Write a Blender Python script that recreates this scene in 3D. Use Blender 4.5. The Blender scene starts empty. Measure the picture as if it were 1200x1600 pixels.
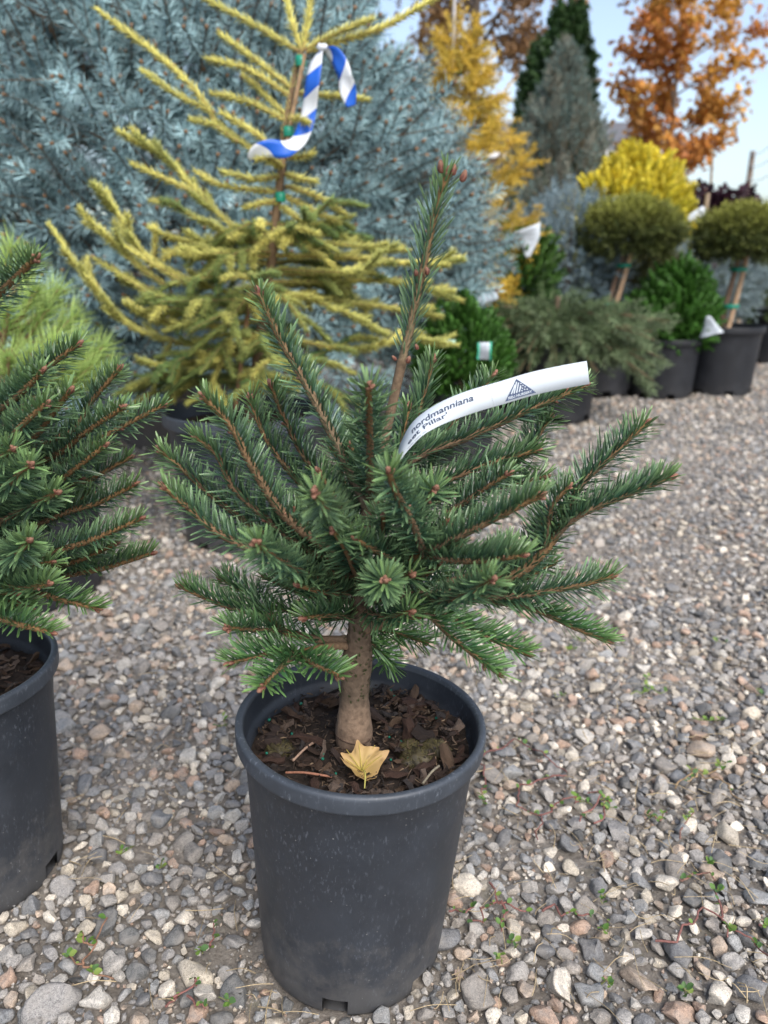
import bpy, bmesh, math, random
import numpy as np
from mathutils import Vector, Matrix

random.seed(7)
RNG = np.random.default_rng(7)
SC = bpy.context.scene
COL = SC.collection
PI = math.pi

# ------------------------------------------------------------------ camera
CAM_H, PITCH, FPX = 0.76, math.radians(18.0), 1202.0
cam_data = bpy.data.cameras.new('camera')
cam = bpy.data.objects.new('camera', cam_data)
COL.objects.link(cam)
cam.location = (0, 0, CAM_H)
cam.rotation_euler = (PI/2 - PITCH, 0, 0)
cam_data.sensor_fit = 'VERTICAL'
cam_data.sensor_height = 34.6
cam_data.sensor_width = 34.6
cam_data.lens = 34.6*FPX/1600.0
cam_data.clip_start = 0.02
cam_data.clip_end = 1000
cam_data.dof.use_dof = True
cam_data.dof.focus_distance = 0.80
cam_data.dof.aperture_fstop = 4.6
SC.camera = cam

# ------------------------------------------------------------------ sky, sun, exposure
SUN_EL, SUN_AZ = math.radians(48), math.radians(155)     # azimuth measured from +Y towards +X
world = bpy.data.worlds.new('World')
SC.world = world
world.use_nodes = True
wn, wl = world.node_tree.nodes, world.node_tree.links
wn.clear()
sky = wn.new('ShaderNodeTexSky')
sky.sky_type = 'NISHITA'
sky.sun_disc = False
sky.sun_elevation = SUN_EL
sky.sun_rotation = SUN_AZ
sky.air_density = 1.0
sky.dust_density = 2.5
sky.ozone_density = 1.0
bgn = wn.new('ShaderNodeBackground')
bgn.inputs['Strength'].default_value = 0.12
hsv = wn.new('ShaderNodeHueSaturation')
hsv.inputs['Saturation'].default_value = 0.85
outw = wn.new('ShaderNodeOutputWorld')
wl.new(sky.outputs[0], hsv.inputs['Color'])
wl.new(hsv.outputs[0], bgn.inputs[0])
wl.new(bgn.outputs[0], outw.inputs[0])
sun_data = bpy.data.lights.new('sun', 'SUN')
sun_data.energy = 1.5
sun_data.angle = math.radians(45)
sun_data.color = (1.0, 0.97, 0.92)
sun = bpy.data.objects.new('sun', sun_data)
COL.objects.link(sun)
sd = Vector((math.sin(SUN_AZ)*math.cos(SUN_EL), math.cos(SUN_AZ)*math.cos(SUN_EL), math.sin(SUN_EL)))
sun.rotation_euler = sd.to_track_quat('Z', 'Y').to_euler()
sun.location = (3, 3, 6)
SC.view_settings.view_transform = 'Standard'
SC.view_settings.look = 'None'
SC.view_settings.gamma = 1.0
SC.view_settings.exposure = 1.2
SC.cycles.max_bounces = 8
SC.cycles.transparent_max_bounces = 8

# ------------------------------------------------------------------ helpers
def at(px, py, Y):
    """world point on the plane y = Y that the photograph shows at (px, py)"""
    a, b = (px-600.0), -(py-800.0)
    d = np.array([a, FPX*math.cos(PITCH)+b*math.sin(PITCH), -FPX*math.sin(PITCH)+b*math.cos(PITCH)])
    return np.array([0, 0, CAM_H]) + d*(Y/d[1])

def onground(px, py, z=0.0):
    a, b = (px-600.0), -(py-800.0)
    d = np.array([a, FPX*math.cos(PITCH)+b*math.sin(PITCH), -FPX*math.sin(PITCH)+b*math.cos(PITCH)])
    return np.array([0, 0, CAM_H]) + d*((z-CAM_H)/d[2])

def nrm(v):
    v = np.asarray(v, float)
    return v/np.maximum(np.linalg.norm(v, axis=-1, keepdims=True), 1e-9)

class MB:
    """collects vertices, faces and colours; build() links them as one mesh object"""
    def __init__(self):
        self.v, self.t, self.q, self.c, self.n = [], [], [], [], 0
    def add(self, v, tris=None, quads=None, col=(1, 1, 1)):
        v = np.asarray(v, float).reshape(-1, 3)
        if tris is not None and len(tris): self.t.append(np.asarray(tris, int).reshape(-1, 3)+self.n)
        if quads is not None and len(quads): self.q.append(np.asarray(quads, int).reshape(-1, 4)+self.n)
        c = np.asarray(col, float)
        if c.ndim == 1: c = np.tile(c[:3], (len(v), 1))
        self.v.append(v); self.c.append(c); self.n += len(v)
        return self
    def mesh(self, name, mat, smooth=True):
        V = np.concatenate(self.v) if self.v else np.zeros((0, 3))
        C = np.concatenate(self.c) if self.c else np.zeros((0, 3))
        T = np.concatenate(self.t) if self.t else np.zeros((0, 3), int)
        Q = np.concatenate(self.q) if self.q else np.zeros((0, 4), int)
        me = bpy.data.meshes.new(name)
        me.vertices.add(len(V)); me.vertices.foreach_set('co', V.astype(np.float32).ravel())
        me.loops.add(len(T)*3+len(Q)*4)
        me.loops.foreach_set('vertex_index', np.concatenate([T.ravel(), Q.ravel()]).astype(np.int32))
        me.polygons.add(len(T)+len(Q))
        me.polygons.foreach_set('loop_start', np.concatenate([np.arange(len(T))*3, len(T)*3+np.arange(len(Q))*4]).astype(np.int32))
        me.polygons.foreach_set('use_smooth', np.full(len(T)+len(Q), smooth))
        me.update(calc_edges=True)
        a = me.attributes.new('Col', 'FLOAT_COLOR', 'POINT')
        a.data.foreach_set('color', np.hstack([C, np.ones((len(C), 1))]).astype(np.float32).ravel())
        me.materials.append(mat)
        return me
    def build(self, name, mat, parent=None, smooth=True, kind=None):
        return link(name, self.mesh(name, mat, smooth), parent, kind)

def link(name, me, parent=None, kind=None):
    o = bpy.data.objects.new(name, me)
    COL.objects.link(o)
    if parent is not None: o.parent = parent
    if kind: o['kind'] = kind
    return o

def tag(o, label, cat, group=None):
    o['label'] = label; o['category'] = cat
    if group: o['group'] = group
    return o

def thing(name, label, cat, loc=(0, 0, 0), group=None):
    o = bpy.data.objects.new(name, None)
    COL.objects.link(o)
    o.location = tuple(float(x) for x in loc)
    o.empty_display_size = 0.05
    return tag(o, label, cat, group)

def smooth_path(pts, n):
    """Catmull-Rom through pts, n samples"""
    P = np.asarray(pts, float)
    if len(P) == 2:
        t = np.linspace(0, 1, n)[:, None]
        return P[0]*(1-t)+P[1]*t
    P = np.vstack([2*P[0]-P[1], P, 2*P[-1]-P[-2]])
    m = len(P)-3
    out = []
    for s in np.linspace(0, m-1e-6, n):
        i = int(s); t = s-i
        a, b, c, d = P[i], P[i+1], P[i+2], P[i+3]
        out.append(.5*((2*b)+(c-a)*t+(2*a-5*b+4*c-d)*t*t+(3*b-3*c+d-a)*t**3))
    return np.array(out)

def path_tan(P):
    return nrm(np.gradient(P, axis=0))

def frames(T, up=(0, 0, 1)):
    up = np.broadcast_to(np.asarray(up, float), T.shape)
    U = up - T*np.sum(T*up, axis=-1, keepdims=True)
    bad = np.linalg.norm(U, axis=-1) < 0.08
    if bad.any():
        alt = np.broadcast_to(np.array([0, -1.0, 0]), T.shape)
        U2 = alt - T*np.sum(T*alt, axis=-1, keepdims=True)
        U = np.where(bad[:, None], U2, U)
    U = nrm(U)
    return U, np.cross(T, U)

def tube(mb, P, R, seg=8, col=(1, 1, 1), caps=True, rough=0.0, rng=RNG):
    P = np.asarray(P, float); n = len(P)
    R = np.broadcast_to(np.asarray(R, float), (n,))
    T = path_tan(P)
    # parallel transport
    U = np.zeros_like(P)
    u = np.array([0, 0, 1.0]) if abs(T[0][2]) < .9 else np.array([0, -1.0, 0])
    for i in range(n):
        u = u - T[i]*np.dot(u, T[i]); u = u/np.linalg.norm(u); U[i] = u
    S = np.cross(T, U)
    a = np.arange(seg)*2*PI/seg
    rr = R[:, None]*(1+rough*rng.normal(size=(n, seg)))
    V = P[:, None, :]+rr[..., None]*(np.cos(a)[None, :, None]*U[:, None, :]+np.sin(a)[None, :, None]*S[:, None, :])
    V = V.reshape(-1, 3)
    i, j = np.meshgrid(np.arange(n-1), np.arange(seg), indexing='ij')
    k = (j+1) % seg
    Q = np.stack([i*seg+j, i*seg+k, (i+1)*seg+k, (i+1)*seg+j], -1).reshape(-1, 4)
    c = np.asarray(col, float)
    if c.ndim == 2: c = np.repeat(c, seg, axis=0)
    base = mb.n
    mb.add(V, quads=Q, col=c)
    if caps:
        for (r, cen, flip) in ((0, P[0], True), (n-1, P[-1], False)):
            ring = V[r*seg:(r+1)*seg]
            tr = [[j, (j+1) % seg, seg] if not flip else [(j+1) % seg, j, seg] for j in range(seg)]
            cc = c if c.ndim == 1 else c[r*seg]
            mb.add(np.vstack([ring, cen[None]]), tris=tr, col=cc)
    return mb

def lathe(mb, prof, seg=48, col=(1, 1, 1), skip=None, wob=0.0, cen=(0, 0, 0)):
    prof = np.asarray(prof, float); n = len(prof)
    a = np.arange(seg)*2*PI/seg
    w = 1+wob*(np.sin(2*a+1.0)+.5*np.sin(3*a))
    V = np.stack([prof[:, 0][:, None]*np.cos(a)*w, prof[:, 0][:, None]*np.sin(a)*w, np.repeat(prof[:, 1][:, None], seg, 1)], -1)
    V = V.reshape(-1, 3)+np.asarray(cen)
    Q = []
    for i in range(n-1):
        for j in range(seg):
            if skip and skip(i, j): continue
            Q.append([i*seg+j, i*seg+(j+1) % seg, (i+1)*seg+(j+1) % seg, (i+1)*seg+j])
    mb.add(V, quads=Q, col=col)
    return mb

def box(mb, c, s, R=None, col=(1, 1, 1)):
    v = np.array([[x, y, z] for x in (-.5, .5) for y in (-.5, .5) for z in (-.5, .5)])*np.asarray(s)
    if R is not None: v = v@np.asarray(R).T
    mb.add(v+np.asarray(c), quads=[[0, 1, 3, 2], [4, 6, 7, 5], [0, 4, 5, 1], [2, 3, 7, 6], [0, 2, 6, 4], [1, 5, 7, 3]], col=col)
    return mb

# ------------------------------------------------------------------ materials
def new_mat(name):
    m = bpy.data.materials.new(name); m.use_nodes = True
    nt = m.node_tree; nt.nodes.clear()
    out = nt.nodes.new('ShaderNodeOutputMaterial')
    p = nt.nodes.new('ShaderNodeBsdfPrincipled')
    nt.links.new(p.outputs[0], out.inputs[0])
    return m, nt, p

def noise(nt, scale, detail=4, rough=.6, coord='Object'):
    tc = nt.nodes.new('ShaderNodeTexCoord')
    n = nt.nodes.new('ShaderNodeTexNoise')
    n.inputs['Scale'].default_value = scale; n.inputs['Detail'].default_value = detail
    n.inputs['Roughness'].default_value = rough
    nt.links.new(tc.outputs[coord], n.inputs['Vector'])
    return n

def ramp(nt, src, stops):
    r = nt.nodes.new('ShaderNodeValToRGB')
    el = r.color_ramp.elements
    while len(el) > 1: el.remove(el[-1])
    for i, (p, c) in enumerate(stops):
        e = el[0] if i == 0 else el.new(p)
        e.position = p; e.color = (*c, 1) if len(c) == 3 else c
    nt.links.new(src, r.inputs[0])
    return r

def mixc(nt, mode, fac, a, b):
    m = nt.nodes.new('ShaderNodeMix'); m.data_type = 'RGBA'; m.blend_type = mode
    for sock, val in ((m.inputs[0], fac), (m.inputs[6], a), (m.inputs[7], b)):
        if hasattr(val, 'is_output'): nt.links.new(val, sock)
        else: sock.default_value = val if not isinstance(val, tuple) else (*val, 1)
    return m.outputs[2]

def bump(nt, p, h, strength, dist):
    b = nt.nodes.new('ShaderNodeBump')
    b.inputs['Strength'].default_value = strength; b.inputs['Distance'].default_value = dist
    nt.links.new(h, b.inputs['Height']); nt.links.new(b.outputs[0], p.inputs['Normal'])
    return b

def col_attr(nt):
    a = nt.nodes.new('ShaderNodeAttribute'); a.attribute_name = 'Col'
    return a.outputs['Color']

def attr_mat(name, rough=.6, spec=.5, nscale=None, namt=.5, bumpd=None, trans=0.0, sheen=0.0):
    """colour from the mesh's own colour attribute, varied by a noise"""
    m, nt, p = new_mat(name)
    c = col_attr(nt)
    if nscale:
        n = noise(nt, nscale)
        r = ramp(nt, n.outputs[0], [(.3, (1-namt,)*3), (.7, (1+namt*.3,)*3)])
        c = mixc(nt, 'MULTIPLY', 1.0, c, r.outputs[0])
        if bumpd: bump(nt, p, n.outputs[0], .7, bumpd)
    nt.links.new(c, p.inputs['Base Color'])
    p.inputs['Roughness'].default_value = rough
    p.inputs['Specular IOR Level'].default_value = spec
    if trans:
        t = nt.nodes.new('ShaderNodeBsdfTranslucent'); nt.links.new(c, t.inputs[0])
        ms = nt.nodes.new('ShaderNodeMixShader'); ms.inputs[0].default_value = trans
        nt.links.new(p.outputs[0], ms.inputs[1]); nt.links.new(t.outputs[0], ms.inputs[2])
        o = [x for x in nt.nodes if x.type == 'OUTPUT_MATERIAL'][0]
        nt.links.new(ms.outputs[0], o.inputs[0])
    return m

M = {}
M['fir'] = attr_mat('fir_needle', .36, .6)
M['needle'] = attr_mat('spruce_needle', .6, .35)
M['leaf'] = attr_mat('leaf', .55, .35, trans=.3)
M['bark'] = attr_mat('bark', .85, .2, 160, .45, .002)
M['twig'] = attr_mat('twig_bark', .8, .25, 350, .45, .0008)
M['bud'] = attr_mat('bud', .65, .35, 500, .55, .0006)
M['chip'] = attr_mat('bark_chip', .85, .25, 120, .6, .003)
M['wood'] = attr_mat('weathered_wood', .8, .25, 60, .35, .001)
M['plain'] = attr_mat('plain_paint', .6, .3, 8, .15)
M['tie'] = attr_mat('plastic_tie', .4, .5)

def make_pot_mat(name, base, dusty, dirt=.5):
    m, nt, p = new_mat(name)
    n1 = noise(nt, 14, 6, .65)
    base_r = ramp(nt, n1.outputs[0], [(.3, tuple(x*.75 for x in base)), (.7, tuple(x*1.25 for x in base))])
    # scuffs: streaks stretched sideways and upwards
    tc = nt.nodes.new('ShaderNodeTexCoord')
    mp = nt.nodes.new('ShaderNodeMapping'); mp.inputs['Scale'].default_value = (300, 300, 110); mp.inputs['Rotation'].default_value = (.5, .6, .2)
    nt.links.new(tc.outputs['Object'], mp.inputs['Vector'])
    sc = nt.nodes.new('ShaderNodeTexNoise'); sc.inputs['Scale'].default_value = 1.0; sc.inputs['Detail'].default_value = 5; sc.inputs['Roughness'].default_value = .7
    nt.links.new(mp.outputs[0], sc.inputs['Vector'])
    s1 = ramp(nt, sc.outputs[0], [(.56, (0, 0, 0)), (.70, (1, 1, 1))])
    big = noise(nt, 9, 3)
    b1 = ramp(nt, big.outputs[0], [(.38, (.12,)*3), (.62, (1, 1, 1))])
    fac = mixc(nt, 'MULTIPLY', 1.0, s1.outputs[0], b1.outputs[0])
    # dirt splashed up from the ground
    sep = nt.nodes.new('ShaderNodeSeparateXYZ'); nt.links.new(tc.outputs['Object'], sep.inputs[0])
    n3 = noise(nt, 35, 5, .7)
    ad = nt.nodes.new('ShaderNodeMath'); ad.operation = 'MULTIPLY_ADD'; ad.inputs[1].default_value = .30; ad.inputs[2].default_value = -.13
    nt.links.new(n3.outputs[0], ad.inputs[0])
    sb = nt.nodes.new('ShaderNodeMath'); sb.operation = 'SUBTRACT'
    nt.links.new(sep.outputs[2], sb.inputs[0]); nt.links.new(ad.outputs[0], sb.inputs[1])
    d = ramp(nt, sb.outputs[0], [(0.0, (dirt,)*3), (.07, (.08*dirt*2,)*3), (.3, (0, 0, 0))])
    c1 = mixc(nt, 'MIX', fac, base_r.outputs[0], tuple(min(1, x*2.6+.035*dusty) for x in base))
    c2 = mixc(nt, 'MIX', d.outputs[0], c1, (.10, .095, .09))
    # fine white specks
    vo = nt.nodes.new('ShaderNodeTexVoronoi'); vo.inputs['Scale'].default_value = 190
    nt.links.new(tc.outputs['Object'], vo.inputs['Vector'])
    vsep = nt.nodes.new('ShaderNodeSeparateColor'); nt.links.new(vo.outputs['Color'], vsep.inputs[0])
    vpw = nt.nodes.new('ShaderNodeMath'); vpw.operation = 'POWER'; vpw.inputs[1].default_value = 4.0; nt.links.new(vsep.outputs[0], vpw.inputs[0])
    vdv = nt.nodes.new('ShaderNodeMath'); vdv.operation = 'DIVIDE'; nt.links.new(vo.outputs['Distance'], vdv.inputs[0]); nt.links.new(vpw.outputs[0], vdv.inputs[1])
    v1 = ramp(nt, vdv.outputs[0], [(.10, (.8, .8, .8)), (.20, (0, 0, 0))])
    c3 = mixc(nt, 'MIX', mixc(nt, 'MULTIPLY', 1.0, v1.outputs[0], b1.outputs[0]), c2, (.28, .28, .27))
    nt.links.new(c3, p.inputs['Base Color'])
    rr = ramp(nt, n1.outputs[0], [(.3, (.38,)*3), (.75, (.58,)*3)])
    nt.links.new(rr.outputs[0], p.inputs['Roughness'])
    p.inputs['Specular IOR Level'].default_value = .45
    bump(nt, p, n3.outputs[0], .12, .002)
    return m
M['pot'] = make_pot_mat('black_plastic', (.0225, .0275, .0365), 1)
M['rim'] = make_pot_mat('worn_black_plastic', (.040, .048, .061), 1.4, .0)
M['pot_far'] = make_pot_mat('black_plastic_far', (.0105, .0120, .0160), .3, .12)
M['pot_grey'] = make_pot_mat('grey_brown_plastic', (.10, .085, .08), .5)

def make_ground_mat():
    m, nt, p = new_mat('gravelly_dirt')
    n1 = noise(nt, 2.3, 5, .6); n2 = noise(nt, 120, 6, .75); n3 = noise(nt, 18, 4, .6)
    a = ramp(nt, n2.outputs[0], [(.28, (.13, .115, .10)), (.5, (.25, .228, .205)), (.72, (.38, .355, .325))])
    b = ramp(nt, n1.outputs[0], [(.35, (.75, .74, .72)), (.65, (1.12, 1.08, 1.02))])
    c = mixc(nt, 'MULTIPLY', 1.0, a.outputs[0], b.outputs[0])
    vo = nt.nodes.new('ShaderNodeTexVoronoi'); vo.inputs['Scale'].default_value = 45
    tc = nt.nodes.new('ShaderNodeTexCoord'); nt.links.new(tc.outputs['Object'], vo.inputs['Vector'])
    vc = ramp(nt, vo.outputs['Distance'], [(.15, (1.15,)*3), (.7, (.62,)*3)])
    c = mixc(nt, 'MULTIPLY', .55, c, vc.outputs[0])
    g = ramp(nt, n3.outputs[0], [(.6, (0, 0, 0)), (.78, (1, 1, 1))])
    c = mixc(nt, 'MIX', mixc(nt, 'MULTIPLY', 1.0, g.outputs[0], (.35, .35, .35)), c, (.12, .14, .06))
    nt.links.new(c, p.inputs['Base Color'])
    p.inputs['Roughness'].default_value = .95
    p.inputs['Specular IOR Level'].default_value = .2
    bump(nt, p, n2.outputs[0], .9, .006)
    return m
M['ground'] = make_ground_mat()

def make_stone_mat(name, use_attr):
    m, nt, p = new_mat(name)
    if use_attr: c = col_attr(nt)
    else:
        oi = nt.nodes.new('ShaderNodeObjectInfo')
        r = ramp(nt, oi.outputs['Random'], STONE_STOPS); r.color_ramp.interpolation = 'CONSTANT'
        c = r.outputs[0]
    tc = nt.nodes.new('ShaderNodeTexCoord'); geo = nt.nodes.new('ShaderNodeNewGeometry')
    n1 = nt.nodes.new('ShaderNodeTexNoise'); n1.inputs['Scale'].default_value = 260; n1.inputs['Detail'].default_value = 4; n1.inputs['Roughness'].default_value = .7
    n2 = nt.nodes.new('ShaderNodeTexNoise'); n2.inputs['Scale'].default_value = 900; n2.inputs['Detail'].default_value = 2
    n3 = nt.nodes.new('ShaderNodeTexNoise'); n3.inputs['Scale'].default_value = 70; n3.inputs['Detail'].default_value = 3
    for n in (n1, n2, n3): nt.links.new(geo.outputs['Position'], n.inputs['Vector'])
    a = ramp(nt, n1.outputs[0], [(.3, (.62,)*3), (.5, (1, 1, 1)), (.72, (1.35, 1.33, 1.3))])
    c = mixc(nt, 'MULTIPLY', .9, c, a.outputs[0])
    b = ramp(nt, n2.outputs[0], [(.36, (.35, .35, .36)), (.47, (1, 1, 1)), (.6, (1, 1, 1)), (.7, (1.5, 1.5, 1.48))])
    c = mixc(nt, 'MULTIPLY', .7, c, b.outputs[0])
    d = ramp(nt, n3.outputs[0], [(.45, (0, 0, 0)), (.7, (.55,)*3)])
    c = mixc(nt, 'MIX', d.outputs[0], c, (.27, .25, .225))
    nt.links.new(c, p.inputs['Base Color'])
    p.inputs['Roughness'].default_value = .75
    p.inputs['Specular IOR Level'].default_value = .35
    bump(nt, p, n1.outputs[0], .6, .0025)
    return m
STONE_COLS = np.array([1.22, 1.17, 1.10])*np.array([(.20, .20, .205), (.13, .135, .145), (.27, .265, .26), (.36, .33, .28), (.16, .17, .185),
                       (.24, .225, .21), (.50, .47, .42), (.30, .22, .175), (.19, .18, .17), (.10, .105, .11),
                       (.40, .39, .37), (.26, .255, .25), (.22, .23, .24), (.33, .27, .22)])
STONE_STOPS = [(i/len(STONE_COLS), tuple(c)) for i, c in enumerate(STONE_COLS)]
M['stone'] = make_stone_mat('stone', False)
M['gravel'] = make_stone_mat('gravel', True)

# ------------------------------------------------------------------ ground and gravel
def hfield(x, y):
    return .007*np.sin(3.1*x+1.7*y)+.005*np.sin(7.3*x-4.1*y+1)+.003*np.sin(15*x+11*y)

def build_ground():
    xs = np.concatenate([-np.geomspace(3, 300, 12)[::-1], np.linspace(-2.6, 3.6, 90), np.geomspace(4, 300, 12)])
    ys = np.concatenate([-np.geomspace(.3, 60, 8)[::-1], np.linspace(0, 8, 110), np.geomspace(8.5, 500, 16)])
    X, Y = np.meshgrid(xs, ys, indexing='ij')
    f = np.clip((9-np.hypot(X, Y))/2, 0, 1)
    Z = hfield(X, Y)*f - .0045
    V = np.stack([X, Y, Z], -1).reshape(-1, 3)
    nx, ny = len(xs), len(ys)
    i, j = np.meshgrid(np.arange(nx-1), np.arange(ny-1), indexing='ij')
    Q = np.stack([i*ny+j, (i+1)*ny+j, (i+1)*ny+j+1, i*ny+j+1], -1).reshape(-1, 4)
    return MB().add(V, quads=Q).build('gravel_ground', M['ground'], kind='structure')
GROUND = build_ground()

def ico(sub):
    bm = bmesh.new(); bmesh.ops.create_icosphere(bm, subdivisions=sub, radius=1.0)
    bm.verts.ensure_lookup_table()
    V = np.array([v.co[:] for v in bm.verts]); F = np.array([[v.index for v in f.verts] for f in bm.faces])
    bm.free(); return V, F

def stone_proto(sub, rng):
    V, F = ico(sub)
    for _ in range(11):
        n = nrm(rng.normal(size=3)); d = rng.uniform(.42, .82)
        V = V-np.maximum(0, V@n-d)[:, None]*n
    for _ in range(3):
        n = nrm(rng.normal(size=3)); V = V*(1+.06*np.sin(V@n*5+rng.uniform(0, 6)))[:, None]
    V = V*np.array([1.0, rng.uniform(.68, .95), rng.uniform(.5, .75)])
    return V/np.abs(V).max(), F

def rot_random(n, rng, tilt=.5):
    a = rng.uniform(0, 2*PI, n); b = rng.normal(0, tilt, n); c = rng.normal(0, tilt, n)
    ca, sa, cb, sb, cc, s2 = np.cos(a), np.sin(a), np.cos(b), np.sin(b), np.cos(c), np.sin(c)
    z, o = np.zeros(n), np.ones(n)
    Rz = np.stack([np.stack([ca, -sa, z], -1), np.stack([sa, ca, z], -1), np.stack([z, z, o], -1)], -2)
    Rx = np.stack([np.stack([o, z, z], -1), np.stack([z, cb, -sb], -1), np.stack([z, sb, cb], -1)], -2)
    Ry = np.stack([np.stack([cc, z, s2], -1), np.stack([z, o, z], -1), np.stack([-s2, z, cc], -1)], -2)
    return Rz@Rx@Ry

MAIN_X, MAIN_Y = -0.024, 0.715
LEFT_X, LEFT_Y = -0.535, 0.82
POT_HOLES = []     # (x, y, r) discs that hold no gravel

def scatter_gravel():
    rng = np.random.default_rng(11)
    zones = [  # y0, y1, count of tries, size range
        (.42, 1.7, 60000, .0024, 1.0), (1.7, 3.4, 34000, .0048, 1.0), (3.4, 8.5, 30000, .0085, .9)]
    res = []
    for zi, (y0, y1, n, smin, k) in enumerate(zones):
        Y = y0+(y1-y0)*rng.random(n)**(.9)
        hw = .56*Y+.18
        X = rng.uniform(-1, 1, n)*hw
        if zi == 2: X = np.abs(X)*.95+.1*Y-.3
        big = rng.random(n)
        S = smin+np.where(big < .0030, rng.uniform(.011, .020, n), np.where(big < .06, rng.uniform(.0055, .0110, n), rng.gamma(2.2, .00155, n)))
        order = np.argsort(-S); X, Y, S = X[order], Y[order], S[order]
        ok = np.ones(n, bool)
        for (hx, hy, hr) in POT_HOLES: ok &= np.hypot(X-hx, Y-hy) > hr+S*.6
        cell = .016 if zi < 2 else .03
        grid = {}
        keep = []
        Xl, Yl, Sl = X.tolist(), Y.tolist(), S.tolist()
        for i in np.nonzero(ok)[0].tolist():
            x, y, s = Xl[i], Yl[i], Sl[i]
            r = int(math.ceil((s+.02)/cell))
            cx, cy = int(x/cell), int(y/cell)
            good = True
            for a in range(cx-r, cx+r+1):
                for b in range(cy-r, cy+r+1):
                    for (qx, qy, qs) in grid.get((a, b), ()):
                        m = (s+qs)*.72
                        if (x-qx)**2+(y-qy)**2 < m*m: good = False; break
                    if not good: break
                if not good: break
            if good:
                grid.setdefault((cx, cy), []).append((x, y, s)); keep.append(i)
        res.append((X[keep], Y[keep], S[keep]))
    return res

def build_gravel():
    rng = np.random.default_rng(5)
    zones = scatter_gravel()
    hi = [stone_proto(3, rng) for _ in range(12)]
    lo = [stone_proto(2, rng) for _ in range(10)]
    vlo = [stone_proto(1, rng) for _ in range(10)]
    # the 300 largest in view become stones of their own
    allx = np.concatenate([z[0] for z in zones]); ally = np.concatenate([z[1] for z in zones]); alls = np.concatenate([z[2] for z in zones])
    depth = ally*math.cos(PITCH)+CAM_H*math.sin(PITCH)
    px = 600+FPX*allx/depth
    vy = -(ally*math.sin(PITCH)-CAM_H*math.cos(PITCH))
    py = 800+FPX*vy/depth
    appear = alls/depth
    appear[(px < -10) | (px > 1210) | (py > 1610)] = 0
    big = [(302, 1525, .027), (1052, 1368, .024), (1185, 1412, .026), (1000, 1542, .024), (692, 1478, .021), (250, 1287, .017), (925, 1490, .021), (85, 1578, .030),
           (288, 1322, .019), (372, 1555, .021), (1140, 1315, .021), (890, 1362, .016), (820, 1555, .018), (200, 1340, .014), (1000, 1385, .017), (370, 1475, .018)]
    bx = np.array([onground(p[0], p[1])[:2] for p in big]); bs = np.array([p[2] for p in big])
    near = np.zeros(len(allx), bool)
    for (qx, qy), qs in zip(bx, bs): near |= np.hypot(allx-qx, ally-qy) < (alls+qs)*.62
    appear[near] = 0
    idx = np.concatenate([np.argsort(-appear)[:300-len(big)], len(allx)+np.arange(len(big))])
    allx = np.concatenate([allx, bx[:, 0]]); ally = np.concatenate([ally, bx[:, 1]]); alls = np.concatenate([alls, bs])
    single = np.zeros(len(allx), bool); single[idx] = True
    meshes = []
    for V, F in hi:
        me = MB().add(V, tris=F).mesh('stone', M['stone']); meshes.append(me)
    for q, i in enumerate(idx):
        o = link('stone', meshes[q % len(meshes)], GROUND)
        s = float(alls[i])
        o.scale = (s, s*rng.uniform(.85, 1.1), s*rng.uniform(.85, 1.1))
        o.location = (float(allx[i]), float(ally[i]), float(hfield(allx[i], ally[i])+s*.06))
        o.rotation_euler = (rng.normal(0, .3), rng.normal(0, .3), rng.uniform(0, 6.28))
    mb = MB(); off = 0
    for zi, (X, Y, S) in enumerate(zones):
        n = len(X); sel = ~(single[off:off+n] | (near[off:off+n] & (S > .004))); off += n
        X, Y, S = X[sel], Y[sel], S[sel]; n = len(X)
        protos = lo if zi == 0 else vlo
        which = rng.integers(0, len(protos), n)
        R = rot_random(n, rng, .35)
        cidx = rng.integers(0, len(STONE_COLS), n)
        C = STONE_COLS[cidx]*rng.uniform(.75, 1.25, (n, 1))
        sink = np.clip(np.sin(X*5.1+Y*3.3+1)*np.sin(Y*6.7-X*2.9)+.25*np.sin(X*17+Y*13), 0, 1)     # patches where dirt swallows the stones
        Z = hfield(X, Y)+S*(rng.uniform(-.10, .34, n)-.30*sink)-.0015
        small = (S < .0085) if zi == 0 else np.zeros(n, bool)
        for k, (V, F) in enumerate(list(protos)+(vlo if zi == 0 else [])):
            w = np.nonzero((which == k % len(protos)) & (small == (k >= len(protos))))[0]
            if not len(w): continue
            P = np.einsum('nij,vj->nvi', R[w], V)*S[w][:, None, None]+np.stack([X[w], Y[w], Z[w]], -1)[:, None, :]
            FF = (F[None]+(np.arange(len(w))*len(V))[:, None, None]).reshape(-1, 3)
            mb.add(P.reshape(-1, 3), tris=FF, col=np.repeat(C[w], len(V), axis=0))
    n = 20000                                                  # grit between the stones
    Y = .45+2.1*rng.random(n)**1.5; X = rng.uniform(-1, 1, n)*(.56*Y+.15); S = rng.uniform(.0009, .0028, n)*(1+.35*Y)
    ok = np.ones(n, bool)
    for (hx, hy, hr) in POT_HOLES: ok &= np.hypot(X-hx, Y-hy) > hr
    X, Y, S = X[ok], Y[ok], S[ok]; n = len(X)
    R = rot_random(n, rng, .6); C = STONE_COLS[rng.integers(0, len(STONE_COLS), n)]*rng.uniform(.7, 1.25, (n, 1))
    V = np.array([[1, 0, .1], [-.2, .9, 0], [-.9, -.1, -.1], [.1, -.8, .1], [.1, .05, .75], [0, 0, -.7]]); F = np.array([[0, 1, 4], [1, 2, 4], [2, 3, 4], [3, 0, 4], [1, 0, 5], [2, 1, 5], [3, 2, 5], [0, 3, 5]])
    P = np.einsum('nij,vj->nvi', R, V)*S[:, None, None]+np.stack([X, Y, hfield(X, Y)-.0043+S*.3+rng.random(n)**4*.004], -1)[:, None, :]
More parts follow.
